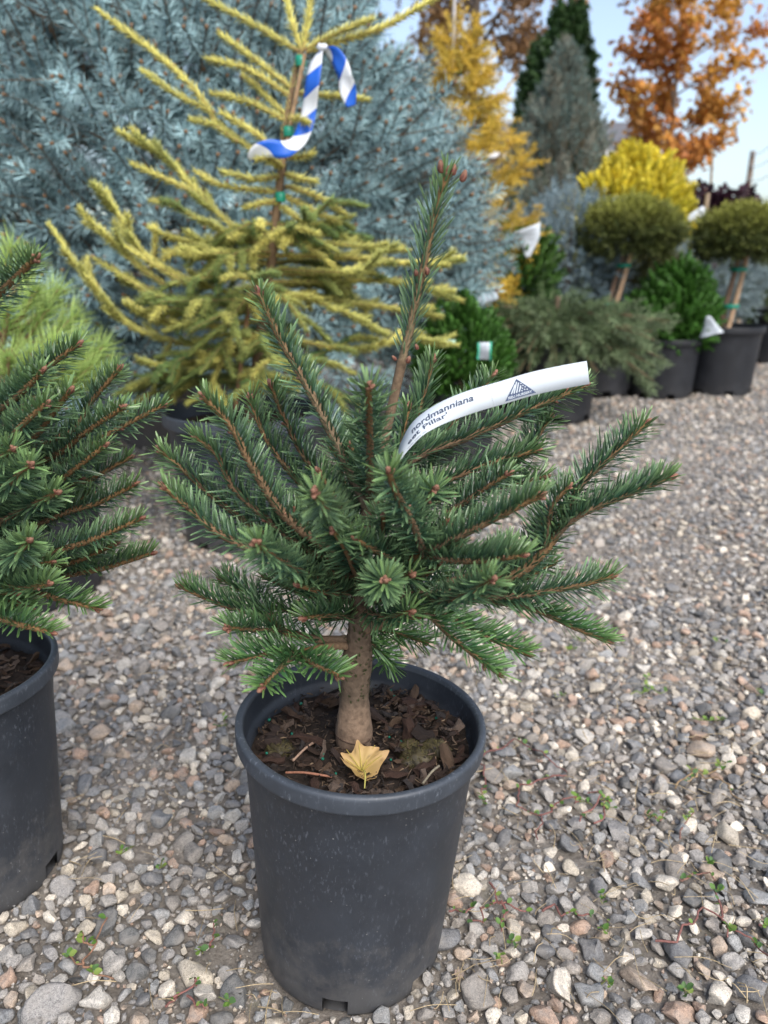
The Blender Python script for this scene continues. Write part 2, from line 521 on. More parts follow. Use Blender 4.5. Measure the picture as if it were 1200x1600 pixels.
    mb.add(P.reshape(-1, 3), tris=(F[None]+(np.arange(n)*len(V))[:, None, None]).reshape(-1, 3), col=np.repeat(C, len(V), axis=0))
    mb.build('gravel', M['gravel'], GROUND, smooth=False, kind='stuff')

# ------------------------------------------------------------------ needles along a path
FIR_U = np.array([0, .35, .84, 1.0]); FIR_W = np.array([.45, 1.0, .9, .3])
FIR_V = np.array([[u, s*w, .42*abs(s)*w] for u, w in zip(FIR_U, FIR_W) for s in (-1, 0, 1)])
FIR_Q = np.array([[r*3+c, r*3+c+1, (r+1)*3+c+1, (r+1)*3+c] for r in range(3) for c in range(2)])
SPK_V = np.array([[0, 1.1, 0], [0, -.6, .95], [0, -.6, -.95], [1, 0, 0]])
SPK_T = np.array([[0, 1, 3], [1, 2, 3], [2, 0, 3]])

def add_needles(mb, P, D, N, L, W, bend, cbase, ctip, flat=True):
    D = nrm(D); N = nrm(N-D*np.sum(N*D, -1, keepdims=True)); S = np.cross(D, N)
    V0 = FIR_V if flat else SPK_V
    u, s, h = V0[:, 0], V0[:, 1], V0[:, 2]
    V = (P[:, None, :]+D[:, None, :]*(u[None, :]*L[:, None])[..., None]
         + S[:, None, :]*(s[None, :]*W[:, None])[..., None]
         + N[:, None, :]*(h[None, :]*W[:, None]+bend[:, None]*L[:, None]*u[None, :]**2)[..., None])
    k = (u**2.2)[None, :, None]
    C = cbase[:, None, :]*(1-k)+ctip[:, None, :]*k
    if flat: C = C*np.where(np.abs(s) > 0, 1.35, .70)[None, :, None]      # edge highlight painted into the margin colour, centre darkened to match
    n = len(P); m = len(V0)
    off = (np.arange(n)*m)[:, None, None]
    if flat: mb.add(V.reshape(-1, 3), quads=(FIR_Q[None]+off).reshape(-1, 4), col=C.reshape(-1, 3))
    else: mb.add(V.reshape(-1, 3), tris=(SPK_T[None]+off).reshape(-1, 3), col=C.reshape(-1, 3))

def needles_on_path(mb, path, t0, t1, per_m, L, W, ang, spread, base, tip, rng, flat=True, up=(0, 0, 1), vary=.18, endflare=True, bend=.14, twist=.45, fresh=None):
    seglen = np.linalg.norm(np.diff(path, axis=0), axis=1)
    cum = np.concatenate([[0], np.cumsum(seglen)]); tot = cum[-1]
    n = max(6, int(per_m*tot*(t1-t0)))
    t = t0+(t1-t0)*(np.arange(n)+rng.random(n)*.8)/n
    s = t*tot
    P = np.stack([np.interp(s, cum, path[:, k]) for k in range(3)], -1)
    Tn = path_tan(path)
    T = nrm(np.stack([np.interp(s, cum, Tn[:, k]) for k in range(3)], -1))
    U, S = frames(T, up)
    phi = ((np.arange(n)*137.508) % 360)/180.0-1.0          # -1..1
    phi = np.sign(phi)*np.abs(phi)**.9*spread+rng.normal(0, .09, n)
    R = U*np.cos(phi)[:, None]+S*np.sin(phi)[:, None]
    rel = (t-t0)/max(1e-6, t1-t0)
    a = ang*(1+rng.normal(0, .08, n))
    if endflare: a = a*np.where(rel > .9, 1-.55*(rel-.9)/.1*rng.random(n), 1)
    D = T*np.cos(a)[:, None]+R*np.sin(a)[:, None]+rng.normal(0, .035, (n, 3))
    cp, sp = np.abs(np.cos(phi))[:, None], np.abs(np.sin(phi))[:, None]
    N = T*cp+U*sp*.9+T*.25
    if flat:
        Dn = nrm(D); Nn = nrm(N-Dn*np.sum(N*Dn, -1, keepdims=True)); tw = rng.normal(0, twist, n)[:, None]
        N = Nn*np.cos(tw)+np.cross(Dn, Nn)*np.sin(tw)
    Ls = L*(1+rng.normal(0, vary*.55, n))*np.interp(rel, [0, .12, .8, 1], [.72, 1, 1, .72])
    Ws = np.full(n, W)*(1+rng.normal(0, .08, n))
    v = rng.normal(1, vary, (n, 1)).clip(.55, 1.6)
    hue = rng.normal(0, .05, (n, 1))
    cb = np.asarray(base)*v*np.hstack([1+hue, np.ones((n, 1)), 1-hue])
    ct = np.asarray(tip)*v
    if fresh is not None:
        k = np.clip((rel[:, None]-.72)/.28, 0, 1)**1.5*.55
        cb = cb*(1-k)+np.asarray(fresh)*.62*k*v; ct = ct*(1-k)+np.asarray(fresh)*k*v
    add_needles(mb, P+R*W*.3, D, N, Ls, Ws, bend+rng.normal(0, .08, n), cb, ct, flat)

def bud_mesh(name, rng, L=1.0):
    V, F = ico(2)
    V = V.copy()
    th = np.arctan2(V[:, 1], V[:, 0])
    z = V[:, 2]
    r = 1+.14*np.sin(th*5+z*9)+.08*np.sin(th*3-z*14)
    V[:, 0] *= r*.62*(1-.25*z); V[:, 1] *= r*.62*(1-.25*z); V[:, 2] = z*1.0+.7
    c = np.array([.22, .085, .06])*(1+.45*np.sin(th*5+z*9)[:, None])
    c = np.where((z > .75)[:, None], np.array([.30, .15, .10]), c)
    return MB().add(V, tris=F, col=np.clip(c, .02, .6)).mesh(name, M['bud'])
BUDS = [bud_mesh('bud', RNG) for _ in range(3)]

def put_bud(parent, p, d, size, rng):
    o = link('bud', BUDS[int(rng.integers(0, 3))], parent)
    o.location = tuple(float(x) for x in p)
    o.rotation_euler = Vector([float(x) for x in d]).to_track_quat('Z', 'Y').to_euler()
    s = size*rng.uniform(.8, 1.15)
    o.scale = (s, s, s*1.15)
    return o

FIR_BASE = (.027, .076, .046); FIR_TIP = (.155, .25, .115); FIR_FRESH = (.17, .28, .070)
def fir_shoot(root, O, pts, r0=.0032, r1=.0018, bare=0.0, rng=RNG, dens=1150, L=.0258, spread=2.6, ang=1.05, buds=3, tipcol=FIR_TIP, basecol=FIR_BASE, up=(0, 0, 1), sidebuds=1, nw=.00100, n=14, stem=None):
    low = float(np.clip((.48-pts[-1][2])/.12, 0, 1))              # the lowest shoots carry a fresher green
    basecol = np.asarray(basecol)*(1-low)+np.array([.030, .105, .032])*low; tipcol = np.asarray(tipcol)*(1-low)+np.array([.14, .28, .075])*low
    path = smooth_path(np.asarray(pts)-O, n)
    # young shoots never run dead straight
    wob = np.sin(np.linspace(0, rng.uniform(3, 6), n)+rng.uniform(0, 6))[:, None]*nrm(rng.normal(size=3))*.0022
    wob[0] = 0; path = path+wob*np.linspace(0, 1, n)[:, None]
    mb = MB()
    k = np.linspace(0, 1, n)
    old = np.array([.185, .125, .085]) if stem is None else np.asarray(stem)
    young = np.array([.20, .115, .048])
    tube(mb, path, r0*(1-k)+r1*k, 8, old*(1-k[:, None])+young*k[:, None], rough=.06, rng=rng)
    br = mb.build('branch', M['twig'], root)
    nb = MB()
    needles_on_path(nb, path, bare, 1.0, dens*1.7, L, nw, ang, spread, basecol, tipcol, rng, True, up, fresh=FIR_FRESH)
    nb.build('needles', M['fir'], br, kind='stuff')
    T = path_tan(path)
    if buds:
        d = T[-1]; U, S = frames(d[None]); U, S = U[0], S[0]
        put_bud(br, path[-1], d, .0040, rng)
        for b in range(buds-1):
            a = b*2.2+rng.uniform(0, 6)
            e = nrm(d*.8+.8*(U*math.cos(a)+S*math.sin(a)))
            put_bud(br, path[-1]-d*.002, e, .0033, rng)
        for b in range(sidebuds):
            i = int(rng.integers(int(n*.4), n-2))
            a = rng.uniform(-1.2, 1.2)+(PI/2 if rng.random() < .5 else -PI/2)
            U2, S2 = frames(T[i][None])
            e = nrm(T[i]*.7+U2[0]*math.cos(a)+S2[0]*math.sin(a))
            put_bud(br, path[i]+e*.001, e, .0030, rng)
    return br

# ------------------------------------------------------------------ pots
def make_pot(root, R_rim, R_base, H, mat, seg=96, notches=(), notch_h=.022, rot=0.0):
    t = .0028*(R_rim/.13); lip = .0075*(R_rim/.13); lh = .020*(R_rim/.13)
    Ro = R_rim-lip
    prof = [(R_base-.006, .0), (R_base-.001, .001), (R_base, .004), (R_base+(Ro-R_base)*notch_h/H, notch_h)]
    for q in (.2, .4, .6, .8): prof.append((R_base+(Ro-R_base)*q, max(notch_h+.004, H*q)))
    prof += [(Ro, H-lh-.004), (Ro+.002, H-lh), (Ro+.0022, H-lh), (R_rim-.0012, H-lh+.0002), (R_rim-.0003, H-lh+.001), (R_rim, H-lh+.003), (R_rim+.0004, H-.005), (R_rim+.0002, H-.0025), (R_rim-.001, H-.0008),
             (R_rim-.003, H), (R_rim-.0062, H-.0003), (R_rim-.0075, H-.0015), (R_rim-.0084, H-.006), (Ro-t, H-lh-.003), (Ro-t-.001, H-lh-.010), (Ro-t-.0045, H-lh-.012), (Ro-t-.006, H*.72), (R_base-t, notch_h), (R_base-t, .004), (.001, .004)]
    inner0 = len(prof)-3
    def skip(i, j):
        if i in (1, 2, 0) or i == inner0:
            a = ((j+.5)/seg*360) % 360
            for (na, nwid) in notches:
                if abs((a-na+180) % 360-180) < nwid/2: return True
        return False
    i0 = next(i for i, p in enumerate(prof) if p[0] > Ro+.0015); i1 = next(i for i, p in enumerate(prof) if i > i0+4 and p[0] < R_rim-.008)
    def skip_rim(i, j): return i0 <= i < i1 or (bool(notches) and skip(i, j))
    mb = MB(); lathe(mb, prof, seg, skip=skip_rim, wob=.004)
    o = mb.build('pot', mat, root)
    o.rotation_euler = (0, 0, rot)
    mb = MB(); lathe(mb, prof[i0:i1+1], seg, wob=.004)              # the rolled lip, paler from handling
    mb.build('rim', M['rim'] if mat is M['pot'] else mat, o)
    return o

def disc_soil(root, R, z, mat, col, rng, rough=.006, name='soil'):
    mb = MB(); n = 26; ang = 48
    V = [[0, 0, z]]
    for i in range(1, n+1):
        for j in range(ang):
            r = R*i/n; a = 2*PI*j/ang
            x, y = r*math.cos(a), r*math.sin(a)
            V.append([x, y, z+(rough*(math.sin(x*90+1)*math.cos(y*77)+.6*math.sin(x*230+y*190))+rng.normal(0, rough*.35))*(1 if i < n else .2)])
    T = [[0, 1+j, 1+(j+1) % ang] for j in range(ang)]
    Q = [[1+(i-1)*ang+j, 1+i*ang+j, 1+i*ang+(j+1) % ang, 1+(i-1)*ang+(j+1) % ang] for i in range(1, n) for j in range(ang)]
    mb.add(V, tris=T, quads=Q, col=col)
    return mb.build(name, mat, root)

def chip_meshes(rng):
    out = []
    for k in range(8):
        nx = 5
        mb = MB()
        xs = np.linspace(-1, 1, nx)
        w = np.interp(xs, [-1, -.6, .5, 1], [rng.uniform(.35, .9), 1, rng.uniform(.7, 1), rng.uniform(.3, .8)])
        bendz = rng.uniform(-.10, .12)
        V = []
        for i, x in enumerate(xs):
            y0 = rng.normal(0, .08); z0 = bendz*x*x+rng.normal(0, .05)
            for (sy, sz) in ((-1, -.3), (-.3, .35), (.6, .45), (1, -.2)):
                V.append([x+rng.normal(0, .06), .40*w[i]*sy+y0+rng.normal(0, .04), .40*sz*(.6+.4*w[i])+z0+rng.normal(0, .05)])
        Q = [[i*4+j, i*4+(j+1) % 4, (i+1)*4+(j+1) % 4, (i+1)*4+j] for i in range(nx-1) for j in range(4)]
        Q += [[3, 2, 1, 0], [(nx-1)*4+j for j in range(4)]]
        c = np.array([(.050, .032, .024), (.085, .052, .036), (.035, .025, .021), (.12, .078, .052), (.065, .045, .038), (.060, .052, .050), (.17, .125, .10), (.07, .04, .03)])[k]
        mb.add(np.array(V), quads=Q, col=c)
        out.append(mb.mesh('bark_chip', M['chip'], smooth=False))
    return out
CHIPS = chip_meshes(np.random.default_rng(3))

def mulch(root, R, z, n, rng, trunk_r=.02):
    bed = disc_soil(root, R, z, M['chip'], (.034, .025, .020), rng, .004, 'bark_mulch')
    placed = 0
    while placed < n:
        r = R*.95*math.sqrt(rng.random()); a = rng.uniform(0, 2*PI)
        if r < trunk_r: continue
        o = link('bark_chip', CHIPS[int(rng.integers(0, 8))], bed)
        s = rng.uniform(.0045, .012) if rng.random() < .82 else rng.uniform(.012, .020)
        r = min(r, R*.98-s)
        o.location = (r*math.cos(a), r*math.sin(a), z+rng.uniform(.001, .012))
        o.rotation_euler = (rng.normal(0, .4), rng.normal(0, .35), rng.uniform(0, 6.28))
        o.scale = (s, s*rng.uniform(.6, 1.3), s*rng.uniform(.6, 1.4))
        placed += 1
    mb = MB()                                                       # shreds and crumbs between the chips
    for k in range(n*3):
        r = R*.95*math.sqrt(rng.random()); a = rng.uniform(0, 2*PI); l = rng.uniform(.002, .009); t = rng.uniform(0, 2*PI)
        c = np.array([r*math.cos(a), r*math.sin(a), z+rng.uniform(.003, .014)]); d = np.array([math.cos(t), math.sin(t), rng.normal(0, .35)])*l/2
        tube(mb, np.array([c-d, c+rng.normal(0, .0006, 3), c+d]), np.array([.5, 1, .6])*rng.uniform(.0004, .0013), 4, np.array([(.05, .035, .026), (.10, .07, .05), (.028, .022, .02), (.20, .14, .09)][int(rng.choice(4, p=[.35, .25, .3, .1]))]), caps=False, rng=rng)
    mb.build('bark_shreds', M['chip'], bed, kind='stuff')
    return bed

# ------------------------------------------------------------------ the potted fir in front
POT_H = .300
POT_HOLES += [(MAIN_X-.014, MAIN_Y, .104), (LEFT_X, LEFT_Y, .104)]

def P3(p, Y0):
    return at(p[0], p[1], Y0+p[2])

def build_main_fir():
    rng = np.random.default_rng(21)
    O = np.array([MAIN_X, MAIN_Y, 0])
    root = thing('potted_fir', 'small green fir in a black pot with a white strip tag in its branches', 'potted tree', O)
    pt = make_pot(root, .1325, .104, POT_H, M['pot'], 96, [(262, 14), (318, 14), (190, 14), (30, 14), (120, 14)], .023)
    pt.location = (-.015, 0, -.002); pt.rotation_euler = (0, .05, 0)      # stands a little askew on the gravel
    zs = POT_H-.040
    bed = mulch(root, .1195, zs, 290, rng, .022)
    # moss clumps and green feed pellets on the bark
    for (mx, my, mr) in ((-.088, -.012, .014), (.058, -.030, .017), (.078, -.012, .015), (.052, -.008, .011)):
        V, F = ico(3); V = V*(1+.16*np.sin(V[:, [0]]*9+V[:, [1]]*7)+rng.normal(0, .16, (len(V), 1)))*np.array([mr, mr*.85, mr*.62])
        mm = MB(); mm.add(V, tris=F, col=np.array([.045, .036, .018])*rng.uniform(.4, 1.6, (len(V), 1)))
        n = 700; d = nrm(rng.normal(size=(n, 3))*[1, 1, .6]+[0, 0, .45])
        add_needles(mm, d*np.array([mr, mr*.85, mr*.62])*.93, d+rng.normal(0, .5, (n, 3)), rng.normal(size=(n, 3)), rng.uniform(.002, .0045, n), np.full(n, .0004), np.zeros(n),
                    np.tile([.05, .045, .018], (n, 1)), np.tile([.15, .125, .045], (n, 1)), False)
        o = mm.build('moss_clump', M['needle'], root); o.location = (mx, my, zs+.004)
    mb = MB(); V, F = ico(2)
    for _ in range(26):
        r = .112*math.sqrt(rng.random()); a = rng.uniform(0, 6.28); s = rng.uniform(.0012, .002)
        mb.add(V*s+np.array([r*math.cos(a), r*math.sin(a), zs+rng.uniform(.006, .011)]), tris=F, col=(.0, .13, .085))
    mb.build('feed_pellets', M['tie'], root, kind='stuff')
    for (q, cc) in (([(-.075, -.058, .010), (-.055, -.062, .013), (-.028, -.066, .011)], (.30, .14, .09)), ([(-.070, -.040, .011), (-.060, -.025, .014), (-.052, -.012, .013)], (.33, .22, .16)),
                    ([(.075, -.085, .010), (.088, -.075, .014), (.098, -.064, .015)], (.33, .10, .06)), ([(.062, -.078, .012), (.072, -.062, .014), (.080, -.050, .012)], (.27, .24, .18))):
        tw = MB(); tube(tw, smooth_path(np.array(q)+[0, 0, zs], 8), .0013, 6, cc, rng=rng); tw.build('twig', M['twig'], root)

    def A(px, py, dy): return at(px, py, MAIN_Y+dy)
    # trunk: smooth rootstock below the graft, scaly fir wood above
    tp = [A(553, 1150, 0)-[0, 0, .03], A(553, 1128, 0), A(554, 1085, 0), A(557, 1040, 0), A(561, 990, 0), A(562, 930, 0), A(566, 870, 0), A(574, 800, 0), A(585, 740, .005), A(604, 670, .01), A(629, 562, .012)]
    path = smooth_path(np.array(tp)-O, 60)
    zz = path[:, 2]-zs
    rad = np.interp(zz, [-.03, 0, .016, .030, .045, .060, .075, .105, .14, .20, .26, .36], [.0200, .0188, .0196, .0190, .0168, .0150, .0150, .0165, .0115, .0080, .0064, .0046])
    c = np.array([np.interp(zz, [.0, .02, .05, .065, .2, .4], x) for x in ([.12, .21, .215, .125, .14, .16], [.085, .145, .15, .092, .10, .11], [.065, .10, .105, .066, .07, .07])]).T
    mb = MB(); tube(mb, path, rad, 24, c, rough=.025, rng=rng)
    # graft seam ridge
    i0 = int(np.argmin(np.abs(zz-.018)))
    tube(mb, smooth_path([path[i0]+[math.cos(a)*.0192, math.sin(a)*.0192, .002*math.sin(2*a)] for a in np.linspace(0, 2*PI, 13)], 26), .0011, 5, (.085, .055, .04), rng=rng)
    trunk = mb.build('trunk', M['bark'], root)
    nb = MB(); n = 150
    ti = rng.uniform(.0, 1, n); zi = np.interp(ti, [0, 1], [.062, .15])
    Pc = np.stack([np.interp(zi, zz, path[:, k]) for k in range(3)], -1); rr = np.interp(zi, zz, rad)
    a = rng.uniform(0, 2*PI, n); ro = np.stack([np.cos(a), np.sin(a), np.zeros(n)], -1)
    add_needles(nb, Pc+ro*rr[:, None]*.96, ro*.55+[0, 0, .8], ro, rng.uniform(.003, .009, n), np.full(n, .0009), np.zeros(n), np.tile([.06, .075, .03], (n, 1)), np.tile([.05, .09, .03], (n, 1)))
    nb.build('needles', M['fir'], trunk, kind='stuff')

    def sh(pts, **k):
        return fir_shoot(root, O, [A(*p) for p in pts], rng=rng, **k)
    # leader: needles all round, laid forward
    sh([(629, 562, .012), (645, 495, .012), (664, 415, .010), (680, 335, .006), (696, 272, 0)], r0=.0040, r1=.0030, dens=680, ang=.68, spread=3.1, L=.028, buds=4, sidebuds=0, stem=(.2, .15, .09), n=20)
    for (px, py) in ((618, 562), (637, 566), (652, 545), (650, 430), (668, 428)):
        b = put_bud(root, A(px, py, .002)-O, (rng.normal(0, .5), -.4, 1), .0033, rng)
    for (px, py, s) in ((690, 268, .0048), (708, 272, .0042), (722, 282, .0042)):
        put_bud(root, A(px, py, -.004)-O, (.15*(px-700)/10, -.2, 1), s, rng)
    S = sh
    # limbs (thick, mostly bare) then shoots
    limb = dict(buds=0, sidebuds=0, stem=(.20, .14, .095))
    # upper crown
    S([(572, 790, 0), (520, 680, .0), (478, 598, .005), (438, 530, .01), (404, 462, .012)], r0=.0052, r1=.0026, bare=.08, dens=1150, sidebuds=3, stem=(.24, .18, .12), n=20)
    S([(578, 790, 0), (577, 740, -.035), (579, 670, -.07), (580, 604, -.105)], r0=.0042, r1=.0026, bare=.1, spread=2.95, ang=1.0, buds=5, sidebuds=3, dens=1250)
    S([(596, 780, .02), (640, 690, .045), (676, 566, .06)], r0=.004, r1=.002, bare=.2, ang=.75)
    S([(566, 880, 0), (500, 850, -.02), (440, 800, -.035), (392, 725, -.04), (360, 665, -.04), (320, 622, -.042)], r0=.0060, r1=.0028, bare=.18, dens=1200, buds=4, sidebuds=3, n=22)
    S([(566, 850, .01), (500, 790, .03), (425, 700, .035), (392, 622, .04)], r0=.004, r1=.002, bare=.15)
    S([(570, 840, .01), (530, 790, .03), (475, 715, .04), (443, 652, .045), (424, 604, .045)], r0=.004, r1=.002, bare=.15, sidebuds=2)
    S([(560, 890, 0), (480, 860, -.02), (372, 770, -.015), (342, 712, -.01), (306, 682, -.005)], r0=.0045, r1=.0023, bare=.2, buds=4)
    S([(556, 900, 0), (470, 870, .015), (350, 790, .02), (290, 738, .025), (252, 704, .03)], r0=.0045, r1=.002, bare=.25)
    S([(556, 910, 0), (470, 890, -.04), (350, 838, -.055), (300, 795, -.055), (258, 758, -.055)], r0=.0046, r1=.0023, bare=.22, buds=3)
    S([(562, 890, 0), (540, 850, -.05), (520, 815, -.11), (490, 768, -.175)], r0=.0042, r1=.0026, bare=.25, spread=2.8, ang=1.05, buds=5, L=.024, basecol=(.05, .10, .055), tipcol=(.15, .23, .11))
    S([(556, 925, 0), (500, 905, -.05), (445, 880, -.11), (398, 848, -.17)], r0=.0042, r1=.0022, bare=.25, spread=2.7, ang=1.05, buds=4, L=.023)
    S([(562, 905, 0), (548, 880, -.06), (520, 828, -.125)], r0=.0035, r1=.002, bare=.3, spread=2.5, buds=3)
    S([(640, 885, -.05), (602, 868, -.08), (558, 842, -.105)], r0=.003, r1=.0019, dens=1250, buds=2)
    S([(566, 915, 0), (585, 915, -.07), (604, 908, -.155)], r0=.0035, r1=.0022, bare=.4, spread=2.9, ang=1.15, buds=5, L=.023, dens=1500)
    # front-right limb with three shoots
    S([(566, 900, 0), (610, 885, -.04), (662, 866, -.075)], r0=.0055, r1=.0042, bare=.4, dens=500, **limb)
    S([(662, 866, -.075), (645, 815, -.10), (622, 770, -.125), (608, 738, -.145)], r0=.0036, r1=.0024, dens=1350, spread=2.8, buds=4, sidebuds=1)
    S([(662, 866, -.075), (715, 838, -.09), (780, 805, -.10), (846, 776, -.11)], r0=.0038, r1=.0026, dens=1350, spread=1.9, buds=4, sidebuds=2, n=18)
    S([(664, 866, -.075), (700, 876, -.095), (755, 876, -.115), (816, 868, -.13)], r0=.0032, r1=.0022, dens=1350, spread=1.75, buds=3)
    S([(600, 850, 0), (640, 815, -.04), (680, 768, -.095)], r0=.003, r1=.002, bare=.3, spread=2.5, buds=4)
    # right upper
    S([(590, 770, .01), (650, 715, .035), (720, 688, .05), (800, 652, .06), (870, 620, .065), (915, 600, .065)], r0=.005, r1=.0026, bare=.06, dens=1250, sidebuds=2, n=24)
    S([(640, 730, .05), (700, 670, .09), (768, 588, .11)], r0=.0036, r1=.002, bare=.2)
    S([(580, 840, .01), (650, 775, .02), (720, 742, .03), (790, 715, .035), (836, 702, .035)], r0=.0045, r1=.0024, bare=.12, dens=1250, buds=4, n=18)
    S([(770, 745, .04), (820, 712, .06), (862, 654, .07)], r0=.003, r1=.002, dens=1250)
    S([(700, 800, .0), (745, 772, -.01), (796, 742, -.025)], r0=.003, r1=.002, spread=2.5, buds=3)
    S([(640, 800, .03), (720, 770, .05), (800, 760, .06), (850, 745, .06)], r0=.0032, r1=.002)
    # far right limb
    S([(568, 935, 0), (680, 930, -.01), (790, 905, -.015), (850, 860, -.02), (880, 812, -.02)], r0=.0064, r1=.0038, bare=.35, dens=800, **limb)
    S([(880, 812, -.02), (908, 758, -.01), (958, 712, -.005), (1008, 664, 0)], r0=.0036, r1=.0024, dens=1250, buds=3, sidebuds=3)
    S([(866, 838, -.02), (905, 806, -.03), (965, 780, -.035), (1042, 748, -.035)], r0=.0034, r1=.0024, dens=1350, spread=1.9, buds=3, sidebuds=1)
    S([(850, 862, -.02), (862, 800, -.025), (885, 760, -.03)], r0=.003, r1=.002, buds=2)
    S([(780, 910, -.015), (830, 860, .03), (850, 800, .04)], r0=.003, r1=.002)
    S([(740, 935, -.01), (820, 930, -.03), (890, 918, -.035), (952, 900, -.035)], r0=.0036, r1=.0024, dens=1250, buds=2)
    S([(650, 940, -.03), (710, 935, -.09), (768, 906, -.16)], r0=.0036, r1=.0022, dens=1150, spread=2.5, bare=.15, buds=3, L=.024)
    S([(640, 945, .0), (740, 938, .0), (830, 952, 0), (892, 978, -.01), (952, 1000, -.015)], r0=.0042, r1=.002, bare=.3, dens=900, ang=1.1, spread=1.8, buds=2)
    # lower right
    S([(560, 985, 0), (600, 972, -.01), (640, 962, -.02), (690, 955, -.025)], r0=.0072, r1=.0050, bare=.55, dens=500, **limb)
    S([(630, 935, -.04), (672, 962, -.05), (705, 995, -.065), (742, 1025, -.08), (778, 1052, -.09)], r0=.0036, r1=.002, dens=950, ang=1.1, spread=1.8, buds=2)
    S([(690, 955, -.025), (740, 988, -.04), (785, 1005, -.045), (824, 1020, -.045)], r0=.0032, r1=.002, dens=950, ang=1.1, spread=1.8, buds=1)
    S([(680, 956, -.02), (730, 900, .02), (800, 880, .04)], r0=.0035, r1=.002)
    S([(570, 985, .01), (610, 985, .05), (665, 1003, .08)], r0=.0035, r1=.002, dens=900, ang=1.1)
    S([(570, 1000, .01), (590, 1015, .04), (612, 1042, .06)], r0=.003, r1=.002, dens=900)
    # lower left
    S([(555, 1000, 0), (500, 1000, .005), (445, 985, .01), (420, 965, .01)], r0=.0055, r1=.0035, bare=.3, dens=700, **limb)
    S([(420, 965, .01), (380, 955, .01), (340, 943, .01), (288, 918, .01)], r0=.0032, r1=.002, dens=1000, ang=1.05, spread=1.8, buds=2)
    S([(425, 962, .01), (390, 930, .04), (345, 905, .06)], r0=.003, r1=.0018, dens=1000, ang=1.05, spread=1.8)
    S([(440, 985, .0), (400, 985, -.03), (356, 982, -.06)], r0=.003, r1=.002, dens=1100, spread=2.2, buds=3)
    S([(552, 1010, 0), (510, 1010, -.02), (466, 1021, -.04)], r0=.0046, r1=.0032, bare=.5, dens=500, **limb)
    S([(466, 1021, -.04), (420, 1022, -.055), (362, 1034, -.07)], r0=.0028, r1=.0018, dens=1000, ang=1.1, spread=1.75, buds=2)
    S([(466, 1021, -.04), (440, 1042, -.07), (410, 1074, -.10)], r0=.003, r1=.002, dens=1100, ang=1.1, spread=2.0, buds=3)
    S([(468, 1021, -.04), (492, 1040, -.06), (528, 1058, -.075)], r0=.0028, r1=.0018, dens=1000, ang=1.1, spread=1.75, buds=2)
    S([(556, 925, 0), (520, 925, -.04), (466, 916, -.085)], r0=.0036, r1=.0022, bare=.1, dens=1250, spread=1.75, buds=3)
    S([(555, 965, 0), (520, 962, -.03), (476, 966, -.06)], r0=.003, r1=.0018, dens=950, spread=1.8, ang=1.1, buds=2)
    S([(555, 940, 0), (480, 930, .03), (420, 905, .05)], r0=.0036, r1=.002, bare=.2)
    # inner and back shoots that close the crown
    for (b, t) in (((566, 900, .02), (440, 820, .06)), ((560, 890, .03), (470, 760, .09)), ((575, 850, .02), (520, 700, .09)), ((580, 830, .02), (560, 660, .08)),
                   ((590, 830, .02), (690, 690, .10)), ((590, 860, .03), (740, 800, .08)), ((580, 880, .02), (720, 850, .04)), ((575, 900, .0), (460, 870, -.03)),
                   ((570, 920, .02), (430, 890, .04)), ((575, 930, .03), (700, 900, .09)), ((575, 940, .03), (620, 880, .10)), ((560, 940, .03), (480, 900, .1)),
                   ((600, 860, -.02), (700, 815, -.05)), ((560, 870, .0), (460, 800, -.02)), ((570, 860, -.02), (600, 800, -.09)), ((572, 870, -.01), (640, 900, -.09)),
                   ((700, 910, -.01), (800, 850, -.02)), ((600, 900, -.02), (690, 880, -.05)), ((560, 830, 0), (500, 740, -.01)), ((590, 800, 0), (650, 760, -.03)),
                   ((560, 950, -.01), (640, 955, -.08)), ((556, 960, .02), (430, 950, .06)), ((760, 925, -.01), (860, 880, .03)), ((580, 800, .0), (548, 700, .0)),
                   ((585, 790, .0), (640, 640, .03))):
        mid = [(b[0]+t[0])/2+rng.normal(0, 8), (b[1]+t[1])/2+12, (b[2]+t[2])/2]
        S([b, mid, t], r0=.0036, r1=.002, bare=.12, dens=1150, buds=3, sidebuds=0)
    return root
FIR = build_main_fir()

